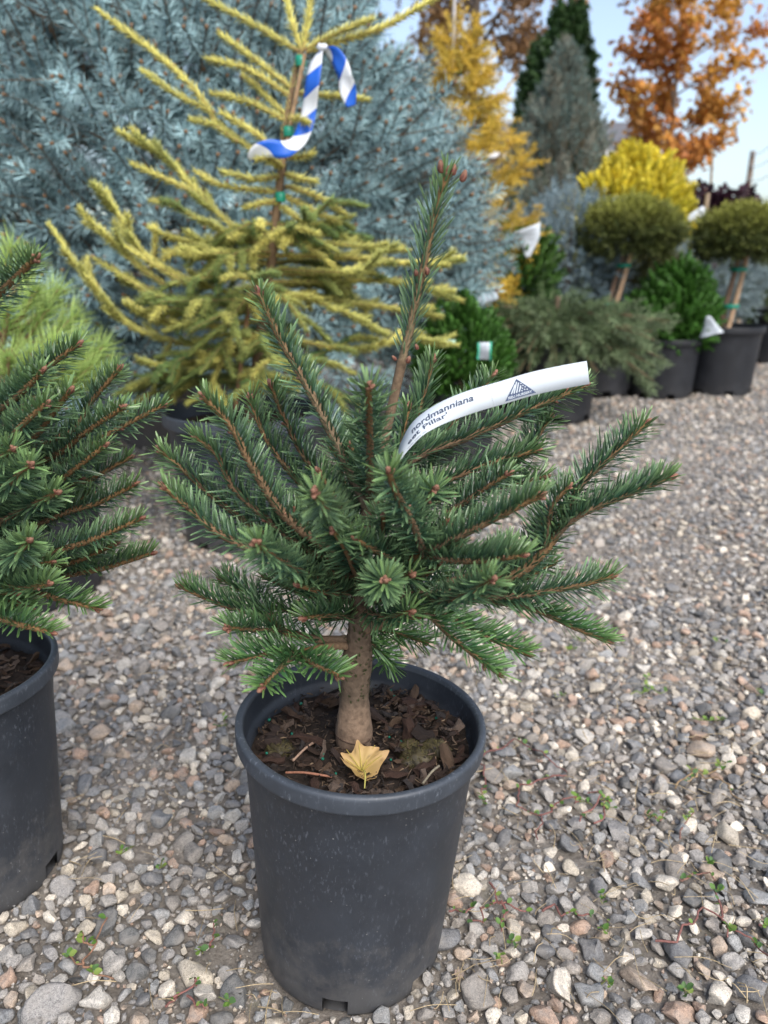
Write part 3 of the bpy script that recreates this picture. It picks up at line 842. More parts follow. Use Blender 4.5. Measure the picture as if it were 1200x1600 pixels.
def build_left_fir():
    rng = np.random.default_rng(22)
    O = np.array([LEFT_X, LEFT_Y, 0])
    root = thing('potted_fir', 'dense green fir without a strip tag, in a black pot beside the tagged fir', 'potted tree', O)
    make_pot(root, .1325, .104, POT_H, M['pot'], 96, [(292, 14), (345, 14), (220, 14), (60, 14), (140, 14)], .026, rot=.15)
    zs = POT_H-.040
    mulch(root, .1195, zs, 120, rng, .022)
    def A(px, py, dy): return at(px, py, LEFT_Y+dy)
    cx = LEFT_X
    path = smooth_path([[0, 0, zs-.02], [0, 0, zs+.06], [.005, 0, zs+.14], [0, 0, zs+.25], [.01, 0, zs+.36]], 30)
    mb = MB(); tube(mb, path, np.linspace(.019, .006, 30), 20, (.15, .10, .07), rough=.03, rng=rng)
    mb.build('trunk', M['bark'], root)
    def trunk_at(z): return O+np.array([0, 0, zs+z])
    def sh(pts, zb, **k):
        P = [A(*p) for p in pts]
        b = trunk_at(zb)
        k.setdefault('bare', .35)
        k.setdefault('r0', .005); k.setdefault('r1', .0024)
        q0 = b*.55+P[0]*.45-np.array([0, 0, .015])
        return fir_shoot(root, O, [b, q0]+P, rng=rng, n=20, **k)
    sh([(-40, 500, -.1), (10, 448, -.13), (52, 405, -.15)], .36, buds=4, L=.024)
    sh([(20, 618, -.02), (70, 575, -.03), (122, 535, -.03)], .32, buds=4, sidebuds=2, dens=1250)
    sh([(0, 640, -.08), (35, 610, -.1), (64, 580, -.11)], .30, buds=4, dens=1250)
    sh([(100, 680, .02), (140, 630, .03), (188, 576, .03)], .30, buds=3, dens=1250)
    sh([(40, 690, -.05), (75, 655, -.06), (112, 612, -.07)], .28, buds=3, dens=1250)
    sh([(80, 715, -.02), (130, 675, -.03), (190, 635, -.04)], .26, buds=4, dens=1250)
    sh([(110, 715, .03), (175, 675, .04), (254, 634, .05)], .26, buds=3, dens=1150)
    sh([(0, 700, -.1), (35, 665, -.12), (72, 634, -.13)], .26, buds=3, dens=1250)
    sh([(50, 780, -.03), (100, 745, -.04), (162, 698, -.05)], .22, buds=3, dens=1300)
    sh([(100, 770, .04), (150, 745, .05), (202, 715, .06)], .22, buds=3)
    sh([(-10, 770, -.1), (20, 750, -.14), (46, 728, -.17)], .24, buds=3, spread=2.6)
    sh([(-30, 730, -.1), (0, 715, -.13), (22, 700, -.15)], .26, buds=3, spread=2.6)
    sh([(30, 800, -.08), (60, 785, -.11), (92, 770, -.13)], .20, buds=3, spread=2.5)
    sh([(90, 805, .0), (150, 785, 0), (210, 756, 0)], .18, buds=2, dens=1250)
    sh([(70, 868, -.04), (140, 845, -.05), (216, 812, -.05)], .15, buds=3, dens=1300, sidebuds=0)
    sh([(0, 880, -.1), (25, 865, -.14), (48, 845, -.18)], .16, buds=3, spread=2.7, L=.025)
    sh([(90, 905, .0), (160, 890, 0), (236, 864, 0)], .12, buds=2, dens=1100, spread=1.8)
    sh([(40, 890, -.02), (110, 880, -.02), (180, 850, -.02)], .14, buds=2)
    sh([(50, 930, -.05), (100, 938, -.06), (152, 952, -.06)], .09, buds=2, spread=1.8, ang=1.1, dens=950)
    sh([(0, 920, -.1), (40, 918, -.13), (76, 914, -.15)], .1, buds=2, spread=1.9)
    sh([(-20, 965, -.1), (30, 975, -.13), (78, 990, -.14)], .07, buds=2, spread=1.8, ang=1.1, dens=1000)
    sh([(-20, 930, -.08), (10, 935, -.1), (48, 950, -.1)], .08, buds=2, spread=1.9)
    # the rest of its crown, mostly outside the frame
    for k in range(30):
        z = rng.uniform(.06, .36); a = rng.uniform(0, 2*PI)
        ln = np.interp(z, [.06, .2, .36], [.17, .21, .13])*rng.uniform(.75, 1.1)
        rise = np.interp(z, [.06, .36], [-.02, .14])
        d = np.array([math.cos(a), math.sin(a), 0])
        b = trunk_at(z*.95)
        fir_shoot(root, O, [b, b+d*ln*.5+[0, 0, rise*.35-.005], b+d*ln+[0, 0, rise]], rng=rng, r0=.004, r1=.002, bare=.15, buds=2, sidebuds=0, dens=1000)
    return root
LEFT_FIR = build_left_fir()

# ------------------------------------------------------------------ the white strip tag and the fallen leaf
def text_mesh(body, size, italic=0.0):
    cu = bpy.data.curves.new('lettering', 'FONT'); cu.body = body; cu.size = size; cu.shear = italic
    cu.resolution_u = 3; cu.offset = size*.018
    o = bpy.data.objects.new('lettering', cu); COL.objects.link(o)
    dg = bpy.context.evaluated_depsgraph_get()
    me = o.evaluated_get(dg).to_mesh()
    V = np.array([v.co[:] for v in me.vertices]).reshape(-1, 3)
    me.calc_loop_triangles()
    F = np.array([t.vertices[:] for t in me.loop_triangles])
    o.evaluated_get(dg).to_mesh_clear()
    bpy.data.objects.remove(o); bpy.data.curves.remove(cu)
    return V, F

def ribbon(path, wdir, width, nw=3, thick=.0003, col=(.8, .8, .8)):
    """a strip with real thickness; returns a builder and a mapper (s, w, lift) -> point"""
    n = len(path)
    T = path_tan(path); W = nrm(wdir-T*np.sum(wdir*T, -1, keepdims=True)); N = np.cross(T, W)
    k = np.linspace(-.5, .5, nw)
    top = path[:, None, :]+W[:, None, :]*(k*width)[None, :, None]
    V = np.concatenate([(top+N[:, None]*thick/2).reshape(-1, 3), (top-N[:, None]*thick/2).reshape(-1, 3)])
    m = n*nw
    Q = []
    for i in range(n-1):
        for j in range(nw-1):
            a = [i*nw+j, (i+1)*nw+j, (i+1)*nw+j+1, i*nw+j+1]
            Q.append(a); Q.append([m+x for x in a[::-1]])
        Q.append([i*nw, m+i*nw, m+(i+1)*nw, (i+1)*nw]); Q.append([i*nw+nw-1, (i+1)*nw+nw-1, m+(i+1)*nw+nw-1, m+i*nw+nw-1])
    Q.append([0, nw-1, m+nw-1, m]) if nw == 2 else None
    cum = np.concatenate([[0], np.cumsum(np.linalg.norm(np.diff(path, axis=0), axis=1))])
    def pos(s, w, lift):
        ip = lambda A: np.stack([np.interp(s, cum, A[:, q]) for q in range(3)], -1)
        return ip(path)+nrm(ip(W))*np.asarray(w)[:, None]+nrm(ip(N))*lift
    return MB().add(V, quads=Q, col=col), pos, cum[-1]

def build_strip_tag():
    Y = MAIN_Y
    ctr = [(622, 716, -.035), (634, 694, -.035), (655, 668, -.035), (690, 646, -.03), (735, 628, -.025), (783, 614, -.022), (830, 600, -.022), (875, 590, -.022), (919, 582, -.022)]
    path = smooth_path([at(p[0], p[1], Y+p[2]) for p in ctr], 60)
    O = path[0].copy()
    k = np.linspace(0, 1, 60)[:, None]
    camdir = nrm(np.array([0, 0, CAM_H])-path)
    T = path_tan(path)
    face = np.cross(camdir, T)                      # in the picture plane, across the strip
    wd = face*np.interp(k, [0, .12, .35, .5, 1], [.22, .45, .85, 1, 1])+camdir*np.interp(k, [0, .12, .35, .5, 1], [-.97, -.85, -.45, -.1, .05])
    if wd[-1][2] < 0: wd = -wd
    wid = .0206
    mb, pos, tot = ribbon(path-O, wd, wid, 3, .0003, (.50, .55, .60))
    o = mb.build('plant_tag', M['paper'] if 'paper' in M else M['plain'])
    o.location = tuple(O)
    tag(o, 'white curved paper strip tag with dark triangle logo, lying on the tagged fir', 'plant tag')
    def put(V, F, s0, w0, col, name, lift=.0006):
        P = pos(s0+V[:, 0], w0+V[:, 1], lift)
        return MB().add(P, tris=F, col=col).build(name, M['ink'], o, smooth=False)
    def fit(body, size, width, italic=0):
        V, F = text_mesh(body, size, italic)
        V[:, 0] -= V[:, 0].min(); V[:, 0] *= width/V[:, 0].max()
        return V, F
    dark = (.045, .06, .10)
    V, F = fit('nordmanniana', .0078, .064, .25); put(V, F, .026, .0004, dark, 'lettering')
    V, F = fit("eet Pillar'", .0064, .046, .1); put(V, F, .017, -.0056, dark, 'lettering')
    for (a, b) in ((.014, .022), (.0235, .031), (.033, .037)):              # a last line too small to read
        xs = np.linspace(a, b, 5); V = np.array([[x, y, 0] for x in xs for y in (-.0003, .0003)]); F = [f for i in range(4) for f in ([2*i, 2*i+2, 2*i+1], [2*i+1, 2*i+2, 2*i+3])]
        put(V, F, 0, -.0088, (.22, .24, .28), 'small_print')
    # triangle logo: dark triangle, white slanting strokes and dots, lettering along its foot
    tri = np.array([[0, 0, 0], [.0290, 0, 0], [.0150, .0165, 0]])
    sub = []
    def tris_grid(a, b, c, n=6):
        V = []; idx = {}
        for i in range(n+1):
            for j in range(n+1-i):
                idx[i, j] = len(V); V.append(a+(b-a)*i/n+(c-a)*j/n)
        F = []
        for i in range(n):
            for j in range(n-i):
                F.append([idx[i, j], idx[i+1, j], idx[i, j+1]])
                if i+j < n-1: F.append([idx[i+1, j], idx[i+1, j+1], idx[i, j+1]])
        return np.array(V), np.array(F)
    s0, w0 = tot*.600, -.0085
    V, F = tris_grid(*tri); put(V, F, s0, w0, (.06, .08, .14), 'logo', .0006)
    wm = MB()
    for (x0, y0, x1, y1) in ((.0070, .0048, .0125, .0118), (.0094, .0045, .0145, .0140), (.0118, .0045, .0160, .0128), (.0142, .0045, .0172, .0098)):
        d = nrm(np.array([x1-x0, y1-y0])); q = np.array([-d[1], d[0]])*.00055
        pts = np.array([[x0-q[0], y0-q[1], 0], [x0+q[0], y0+q[1], 0], [x1+q[0], y1+q[1], 0], [x1-q[0], y1-q[1], 0]])
        wm.add(pos(s0+pts[:, 0], w0+pts[:, 1], .0009), quads=[[0, 1, 2, 3]], col=(.50, .55, .60))
    for (x, y) in ((.0178, .0115), (.0190, .0092), (.0205, .0076), (.0178, .0070), (.0196, .0054), (.0218, .0050), (.0170, .0050)):
        a = np.arange(8)*PI/4; pts = np.stack([x+.0006*np.cos(a), y+.0006*np.sin(a), 0*a], -1)
        pts = np.vstack([[x, y, 0], pts])
        wm.add(pos(s0+pts[:, 0], w0+pts[:, 1], .0009), tris=[[0, 1+j, 1+(j+1) % 8] for j in range(8)], col=(.50, .55, .60))
    wm.build('logo_strokes', M['ink'], o, smooth=False)
    V, F = fit('ISELI NURSERY', .0030, .0225, .15); put(V, F, s0+.0032, w0+.0010, (.50, .55, .60), 'lettering', .0009)
    # perforation
    pm = MB()
    for w in np.linspace(-.0095, .0095, 12):
        pts = np.array([[-.0003, -.0004, 0], [.0003, -.0004, 0], [.0003, .0004, 0], [-.0003, .0004, 0]])
        pm.add(pos(tot*.545+pts[:, 0]+w*-.05, w+pts[:, 1], .0006), quads=[[0, 1, 2, 3]], col=(.35, .37, .4))
    pm.build('perforation', M['ink'], o, smooth=False)
M['ink'] = attr_mat('printed_ink', .7, .2)
M['paper'] = attr_mat('coated_paper', .5, .4, 40, .03)
build_strip_tag()

def build_leaf():
    O = np.array([MAIN_X+.002, MAIN_Y-.055, POT_H-.023])
    lob = [(-1.0, .15), (-.55, .25), (-.75, .75), (-.2, .55), (.05, 1.05), (.3, .5), (.8, .45), (.7, .2), (1.2, .05), (.5, -.35), (.3, -.65), (0, -.5), (-.4, -.85), (-.55, -.3)]
    out = smooth_path(lob+[lob[0]], 57)[:-1, :2]
    rr = np.linalg.norm(out, axis=1, keepdims=True); out = out*(.62*rr+.34)/rr
    n = len(out); V = [[0, 0, 0]]; F = []
    rings = 6
    for r in range(1, rings+1):
        for p in out*(r/rings): V.append([p[0], p[1], 0])
    V = np.array(V)
    for j in range(n): F.append([0, 1+j, 1+(j+1) % n])
    Q = [[1+(r-1)*n+j, 1+r*n+j, 1+r*n+(j+1) % n, 1+(r-1)*n+(j+1) % n] for r in range(1, rings) for j in range(n)]
    s = .0255
    x, y = V[:, 0], V[:, 1]
    z = 1.0*np.abs(x*.8+y*.35)**1.6-.45*np.exp(-((x-.1)**2+(y+.1)**2)*6)+.16*np.sin(4*x+2*y)+.10*np.sin(9*np.arctan2(y, x))*np.hypot(x, y)
    V = np.stack([x*s, y*s, z*s*.75], -1)
    rad = np.hypot(x, y)[:, None]
    rng = np.random.default_rng(4)
    c = np.array([.55, .40, .14])*(1-rad*.75)+np.array([.52, .31, .16])*rad*.75
    c = c*np.where((np.sin(x*14)*np.sin(y*17) > .72)[:, None], .6, 1.0)
    mb = MB().add(V, tris=F, quads=Q, col=c)
    o = mb.build('fallen_leaf', M['leaf'])
    o.location = tuple(O); o.rotation_euler = (.30, .05, .35)
    tag(o, 'curled yellow maple leaf lying on bark at the foot of the fir trunk', 'leaf')
    st = MB(); 
    for e in ((.75, .6), (-.65, .62), (.05, .9), (-.85, .12), (.9, -.03)):
        p = smooth_path([(0, -.1*s, -.25*s), (e[0]*s*.45, e[1]*s*.45, .08*s), (e[0]*s*.85, e[1]*s*.85, .42*s)], 8)
        tube(st, p, np.linspace(.0007, .0003, 8), 5, (.52, .42, .10))
    st.build('vein', M['leaf'], o)
    sm = MB(); tube(sm, smooth_path([(0, 0, -.2*s), (-.1*s, -.6*s, .25*s), (-.25*s, -1.1*s, .05*s)], 10), np.linspace(.0009, .0007, 10), 6, (.50, .46, .12))
    sm.build('leaf_stalk', M['leaf'], o)
build_leaf()

# ------------------------------------------------------------------ spruce building blocks
def shoot_proto(rng, n, nl, nw, ang=.95, bud=True, flat_up=False, tipgain=1.25):
    """one shoot of length 1 along +Z: needles, stem and bud; colour is a gain on the shoot's colour"""
    mb = MB()
    t = (np.arange(n)+rng.random(n))/n
    phi = np.arange(n)*2.39996+rng.normal(0, .2, n)
    a = ang*np.interp(t, [0, .75, 1], [1.12, .95, .45])+rng.normal(0, .1, n)
    R = np.stack([np.cos(phi), np.sin(phi), 0*phi], -1)
    D = R*np.sin(a)[:, None]+np.array([0, 0, 1.0])*np.cos(a)[:, None]
    P = np.stack([0*t, 0*t, t], -1)
    v = rng.normal(1, .16, (n, 1)).clip(.6, 1.5)
    L = nl*np.interp(t, [0, .1, .8, 1], [.75, 1, 1, .8])*(1+rng.normal(0, .08, n))
    D = nrm(D); N = nrm(np.cross(D, rng.normal(size=(n, 3)))); S = np.cross(D, N)
    V0 = np.array([[0, 1, 0], [0, -1, 0], [.62, .85, .0], [1, 0, 0]])
    V = P[:, None]+D[:, None]*(V0[:, 0][None]*L[:, None])[..., None]+S[:, None]*(V0[:, 1]*nw)[None, :, None]+N[:, None]*(V0[:, 2]*nw+.10*L[:, None]*0)[..., None]
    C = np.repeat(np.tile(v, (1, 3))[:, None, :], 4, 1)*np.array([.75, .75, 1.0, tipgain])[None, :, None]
    T = np.array([[0, 1, 2], [1, 3, 2]])
    off = (np.arange(n)*4)[:, None, None]
    nd = (V.reshape(-1, 3), (T[None]+off).reshape(-1, 3), C.reshape(-1, 3))
    return nd

def bases_from(D, rng):
    D = nrm(D); r = nrm(np.cross(D, rng.normal(size=D.shape))); s = np.cross(D, r)
    return np.stack([r, s, D], -1)        # columns

def scatter_shoots(mb, protos, P, D, scale, color, rng):
    """copies of the proto shoots, merged; color (n,3)"""
    n = len(P); B = bases_from(D, rng); w = rng.integers(0, len(protos), n)
    scale = np.broadcast_to(scale, (n,))
    for k, (V, T, C) in enumerate(protos):
        i = np.nonzero(w == k)[0]
        if not len(i): continue
        W = np.einsum('nij,vj->nvi', B[i], V)*scale[i][:, None, None]+P[i][:, None, :]
        TT = (T[None]+(np.arange(len(i))*len(V))[:, None, None]).reshape(-1, 3)
        CC = C[None]*color[i][:, None, :]
        mb.add(W.reshape(-1, 3), tris=TT, col=CC.reshape(-1, 3))

def stems_of(mb, P, D, L, r, col):
    """plain 4-sided twigs under the shoots"""
    n = len(P); D = nrm(D); a = nrm(np.cross(D, np.array([.3, .5, .8]))); b = np.cross(D, a)
    L = np.broadcast_to(L, (n,)); V = []
    for (q, f) in ((0, 1.0), (1, .6)):
        for (ca, sa) in ((1, 0), (0, 1), (-1, 0), (0, -1)):
            V.append(P+D*(L*q)[:, None]+(a*ca+b*sa)*r*f)
    V = np.stack(V, 1).reshape(-1, 3)
    Q = np.array([[j, (j+1) % 4, 4+(j+1) % 4, 4+j] for j in range(4)])
    mb.add(V, quads=(Q[None]+(np.arange(n)*8)[:, None, None]).reshape(-1, 4), col=col)

def tip_buds(mb, P, D, r, col):
    V, F = ico(1); n = len(P); B = bases_from(D, RNG)
    W = np.einsum('nij,vj->nvi', B, V*np.array([.6, .6, 1.0]))*np.broadcast_to(r, (n,))[:, None, None]+P[:, None]
    mb.add(W.reshape(-1, 3), tris=(F[None]+(np.arange(n)*len(V))[:, None, None]).reshape(-1, 3), col=np.repeat(np.broadcast_to(col, (n, 3)), len(V), axis=0))

def fib_sphere(n):
    i = np.arange(n)+.5
    ph = np.arccos(1-2*i/n); th = PI*(1+5**.5)*i
    return np.stack([np.cos(th)*np.sin(ph), np.sin(th)*np.sin(ph), np.cos(ph)], -1)

# ------------------------------------------------------------------ large blue spruce
def build_blue_spruce():
    rng = np.random.default_rng(31)
    O = np.array([-.86, 3.5, 0])
    root = thing('blue_spruce', 'broad silvery blue spruce filling the space behind the staked golden spruce', 'tree', O)
    make_pot(root, .40, .34, .42, M['pot_grey'], 48)
    disc_soil(root, .35, .36, M['chip'], (.05, .035, .025), rng)
    path = smooth_path([(0, 0, .3), (.02, 0, .8), (0, .02, 1.4), (.01, 0, 1.9)], 20)
    mb = MB(); tube(mb, path, np.linspace(.05, .012, 20), 12, (.12, .09, .07), rough=.05, rng=rng)
    mb.build('trunk', M['bark'], root)
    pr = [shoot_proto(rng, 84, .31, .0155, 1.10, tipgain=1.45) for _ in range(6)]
    d = fib_sphere(5000)+rng.normal(0, .014, (5000, 3))
    d = nrm(d); d = d[d[:, 2] > -.55]
    # only the half that looks out of the hedge row is dense
    d = d[(d[:, 1] < .25) | (rng.random(len(d)) < .62)]
    lump = 1+.07*np.sin(d[:, 0]*9+d[:, 2]*6)+.07*np.sin(d[:, 0]*15-d[:, 2]*17+d[:, 1]*7)+.03*np.sin(d[:, 2]*31+d[:, 0]*23)
    rad = np.array([1.13, .93, 1.02])
    lay = rng.random(len(d))
    shell = np.where(lay < .60, rng.uniform(.95, 1.02, len(d)), rng.uniform(.62, .95, len(d)))
    P = d*rad*(lump*shell)[:, None]+[0, 0, .86]
    # the crown narrows towards its top
    dirs = nrm(d*[1, 1, .8]+np.array([0, 0, .20])+rng.normal(0, .30, d.shape))
    hole = (np.sin(d[:, 0]*11+2)*np.sin(d[:, 2]*10+d[:, 0]*4) > .93)
    P = P[~hole]; dirs = dirs[~hole]; n = len(P)
    base = np.array([.20, .27, .285]); base2 = np.array([.15, .225, .245])
    c = base*(rng.random((n, 1)))+base2*1.0
    c = c*rng.normal(1.0, .15, (n, 1)).clip(.5, 1.4)*np.array([.97, 1.02, 1.0])
    sc = np.where(np.linalg.norm((P-[0, 0, .86])/rad, axis=1) < .85, rng.uniform(.18, .24, n), rng.uniform(.115, .18, n))
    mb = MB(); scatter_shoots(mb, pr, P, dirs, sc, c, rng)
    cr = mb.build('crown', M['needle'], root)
    tw = MB(); stems_of(tw, P-dirs*.10, dirs, sc+.10, .0035, (.17, .115, .075))
    tip_buds(tw, P+dirs*sc[:, None]*1.03, dirs, .0115, (.25, .15, .085))
    tw.build('twigs', M['twig'], root, kind='stuff')
    lb = MB()
    for k in range(60):
        a = rng.uniform(0, PI*2); z = rng.uniform(.4, 1.6)
        e = np.array([math.cos(a)*.85, math.sin(a)*.7, 0])*np.interp(z, [.4, .9, 1.7], [.8, .95, .45])
        tube(lb, smooth_path([(0, 0, z), e*.5+[0, 0, z-.02], e+[0, 0, z+.10]], 8), np.linspace(.016, .005, 8), 6, (.13, .095, .075), rng=rng)
    lb.build('limbs', M['bark'], root)
build_blue_spruce()

# ------------------------------------------------------------------ staked golden spruce in its pot
def build_golden_spruce():
    rng = np.random.default_rng(41)
    Y = 2.12
    O = np.array([(382-600)/FPX*2.12, Y, 0])
    root = thing('golden_spruce', 'slender yellow-green spruce tied to a cane, blue striped ribbon at its top', 'potted tree', O)
    make_pot(root, .225, .185, .375, M['pot'], 72, [(235, 9), (290, 9), (350, 9)], .03)
    POT_HOLES.append((O[0], O[1], .185))
    disc_soil(root, .20, .33, M['chip'], (.05, .035, .025), rng)
    def A(px, py, dy=0): return at(px, py, Y+dy)-O
    tr = [np.array([.005, 0, .30]), A(400, 580), A(412, 490), A(425, 400), A(432, 330), A(440, 260), A(446, 200), A(458, 130), A(470, 80)]
    path = smooth_path(tr, 40)
    mb = MB(); tube(mb, path, np.linspace(.017, .0055, 40), 10, (.19, .125, .075), rough=.05, rng=rng)
    mb.build('trunk', M['bark'], root)
    cane = MB(); cp = np.array([A(392, 600, -.03), A(386, 492, -.03)]);
    tube(cane, smooth_path([A(368, 640, -.05), A(386, 495, -.06), A(392, 455, -.06)], 8), .006, 8, (.30, .17, .09), rng=rng)
    cane.build('cane', M['wood'], root); cane = MB()
    tube(cane, smooth_path([A(436, 300, .012), A(450, 215, -.015), A(476, 84, -.02)], 10), .0052, 8, (.36, .24, .14), rng=rng)
    cane.build('cane', M['wood'], root)
    for (px, py) in ((470, 96), (451, 206), (438, 308)):
        t = MB(); p = A(px, py, -.012)
        lathe(t, [(.0125, -.011), (.014, 0), (.0125, .012), (.011, .012), (.011, -.011), (.0125, -.011)], 14, (.0, .19, .115), cen=p)
        t.build('tie', M['tie'], root)
    GOLD = np.array([.30, .28, .050]); GREEN = np.array([.055, .105, .026]); PALE = np.array([.74, .68, .20])
    def gsh(pts, r0=.004, r1=.0022, gold=1.0, dens=1150, L=.0205, spread=2.9, ang=.88):
        p = smooth_path(pts, 12)
        ln = np.linalg.norm(np.diff(p, axis=0), axis=1).sum()
        m = MB(); tube(m, p, np.linspace(r0, r1, 12), 6, (.30, .20, .085), rng=rng)
        br = m.build('branch', M['twig'], root)
        nb = MB()
        g = gold*rng.uniform(.8, 1.1)
        b = GREEN*(1-g)+GOLD*g; t = GREEN*1.6*(1-g)+PALE*g
        needles_on_path(nb, p, .0, 1.0, dens, L, .0019, ang, spread, b, t, rng, False, vary=.32)
        nb.build('needles', M['needle'], br, kind='stuff')
        return p
    E = [  # long explicit shoots: (px, py, depth offset) from tip to base
        [(150, 14, .0), (250, 90, -.02), (312, 150, -.02), (338, 195, -.01)], [(222, 110, -.02), (280, 150, -.02), (336, 176, -.015)],
        [(338, 190, -.01), (385, 228, 0), (436, 262, 0)],
        [(298, 188, -.04), (335, 196, -.03), (372, 222, -.01)],
        [(342, 52, .0), (400, 95, 0), (456, 138, 0)], [(324, 92, -.03), (390, 110, -.02), (452, 150, 0)], [(330, 146, -.04), (390, 160, -.03), (448, 190, 0)],
        [(380, 118, .02), (415, 150, .01), (446, 180, 0)], [(345, 176, -.03), (385, 200, -.02), (420, 224, 0)],
        [(314, -4, 0), (395, 38, 0), (466, 80, 0)], [(444, -20, .02), (455, 30, .01), (471, 80, 0)], [(487, -22, 0), (482, 30, 0), (473, 80, 0)], [(582, 30, -.03), (530, 50, -.02), (478, 78, 0)],
        [(690, -8, .0), (600, 42, 0), (540, 62, 0), (478, 82, 0)], [(575, 156, .0), (520, 150, 0), (462, 146, 0)], [(482, 192, -.09), (468, 186, -.05), (450, 186, 0)],
        [(195, 212, .0), (255, 245, 0), (305, 297, 0), (366, 356, 0), (425, 392, 0)], [(206, 256, -.03), (250, 276, -.02), (302, 300, -.01)],
        [(305, 268, -.06), (340, 288, -.05), (385, 296, -.03), (436, 300, 0)], [(345, 268, -.07), (395, 280, -.06), (440, 275, 0)], [(490, 240, -.03), (468, 246, -.02), (445, 246, 0)],
        [(400, 250, -.1), (420, 248, -.08), (442, 262, 0)], [(495, 285, -.08), (470, 280, -.06), (445, 272, 0)], [(540, 335, -.06), (500, 310, -.04), (446, 290, 0)], [(532, 350, -.04), (490, 330, -.03), (442, 305, 0)],
        [(475, 350, -.08), (455, 335, -.05), (438, 322, 0)], [(380, 325, -.06), (410, 318, -.04), (438, 315, 0)],
        [(162, 302, -.1), (190, 345, -.09), (224, 396, -.07), (300, 440, -.04), (410, 470, 0)], [(132, 348, -.1), (170, 372, -.1), (215, 415, -.08), (262, 448, -.06)],
        [(76, 350, -.05), (140, 442, -.04), (205, 510, -.02), (300, 540, 0), (402, 545, 0)], [(243, 352, -.04), (242, 385, -.04), (236, 420, -.03)],
        [(148, 405, -.08), (190, 430, -.08), (250, 470, -.06)], [(185, 378, -.1), (235, 410, -.1), (305, 450, -.06)],
        [(255, 392, -.06), (320, 402, -.05), (420, 412, 0)], [(265, 372, -.02), (330, 385, -.02), (424, 400, 0)], [(300, 400, -.12), (350, 395, -.1), (424, 402, 0)],
        [(640, 392, -.06), (560, 385, -.05), (480, 378, -.03), (428, 385, 0)], [(724, 402, .02), (640, 412, .01), (540, 402, 0), (428, 400, 0)],
        [(722, 470, .04), (620, 440, .02), (500, 440, 0), (420, 440, 0)], [(715, 540, .0), (640, 530, 0), (540, 545, -.02), (410, 520, 0)], [(600, 410, -.1), (540, 425, -.08), (430, 420, 0)],
        [(690, 495, .05), (600, 480, .03), (420, 460, 0)], [(600, 520, -.08), (520, 480, -.06), (420, 450, 0)],
        [(222, 565, -.14), (260, 572, -.12), (320, 560, -.08), (400, 550, 0)], [(272, 628, -.12), (274, 595, -.12), (285, 560, -.1), (320, 540, -.06)], [(240, 615, -.05), (250, 570, -.05), (270, 530, -.03)],
        [(200, 470, -.12), (250, 500, -.1), (330, 510, -.06), (408, 500, 0)], [(205, 440, -.02), (270, 470, -.02), (414, 480, 0)],
        [(330, 620, -.15), (335, 590, -.13), (360, 545, -.08), (404, 520, 0)], [(290, 590, .02), (330, 560, .02), (404, 530, 0)]]
    gsh([A(438, 285), A(446, 200), A(458, 130), A(470, 82)], .006, .004, gold=.8, ang=.55, dens=900)
    for e in E:
        p = gsh([A(*q) for q in e][::-1], gold=.95 if e[0][1] < 380 else rng.uniform(.6, 1.0), r0=.0045)
        # short side shoots on the longer ones
        ln = np.linalg.norm(np.diff(p, axis=0), axis=1).sum()
        if ln > .22 and e[0][1] > 190:
            T = path_tan(p)
            for k in range(int(ln*22)):
                i = int(rng.integers(2, 10)); U, S = frames(T[i][None])
                sgn = 1 if k % 2 else -1
                d = nrm(T[i]*.75+S[0]*sgn*.7+U[0]*rng.uniform(-.2, .25))
                l = rng.uniform(.05, .10)
                gsh([p[i], p[i]+d*l*.5, p[i]+d*l+np.array([0, 0, .008])], .0026, .0018, gold=rng.uniform(.45, 1.0), dens=1100)
    # whorls that fill the skirt
    for k in range(46):
        z = rng.uniform(.44, .86); a = rng.uniform(0, 2*PI)
        ln = np.interp(z, [.44, .6, .86], [.40, .38, .24])*rng.uniform(.7, 1.05)
        d = np.array([math.cos(a), math.sin(a)*.75, 0])
        i = int(np.argmin(np.abs(path[:, 2]-z))); b = path[i]
        e = b+d*ln+np.array([0, 0, rng.uniform(-.09, .06)])
        p = gsh([b, b+d*ln*.5+[0, 0, .0], e], .005, .0022, gold=rng.uniform(.0, .5), dens=950)
        T = path_tan(p)
        for q in range(5):
            i = int(rng.integers(3, 11)); U, S = frames(T[i][None]); sgn = 1 if q % 2 else -1
            dd = nrm(T[i]*.7+S[0]*sgn*.75+U[0]*rng.uniform(-.35, .15)); l = rng.uniform(.06, .13)
            gsh([p[i], p[i]+dd*l*.5, p[i]+dd*l-np.array([0, 0, .012])], .0026, .0018, gold=rng.choice([.05, .15, .3, .6, .95]), dens=950)
    return root, O
build_golden_spruce()

def make_stripe_mat():
    m, nt, p = new_mat('striped_ribbon')
    c = col_attr(nt); p.inputs['Roughness'].default_value = .4
    sep = nt.nodes.new('ShaderNodeSeparateColor'); nt.links.new(c, sep.inputs[0])
    fr = nt.nodes.new('ShaderNodeMath'); fr.operation = 'FRACT'; nt.links.new(sep.outputs[0], fr.inputs[0])
    gt = nt.nodes.new('ShaderNodeMath'); gt.operation = 'GREATER_THAN'; gt.inputs[1].default_value = .5; nt.links.new(fr.outputs[0], gt.inputs[0])
    cc = mixc(nt, 'MIX', gt.outputs[0], (.72, .75, .78), (.015, .13, .62))
    nt.links.new(cc, p.inputs['Base Color'])
    t = nt.nodes.new('ShaderNodeBsdfTranslucent'); nt.links.new(cc, t.inputs[0])
    ms = nt.nodes.new('ShaderNodeMixShader'); ms.inputs[0].default_value = .25
    nt.links.new(p.outputs[0], ms.inputs[1]); nt.links.new(t.outputs[0], ms.inputs[2])
    nt.links.new(ms.outputs[0], [x for x in nt.nodes if x.type == 'OUTPUT_MATERIAL'][0].inputs[0])
    return m

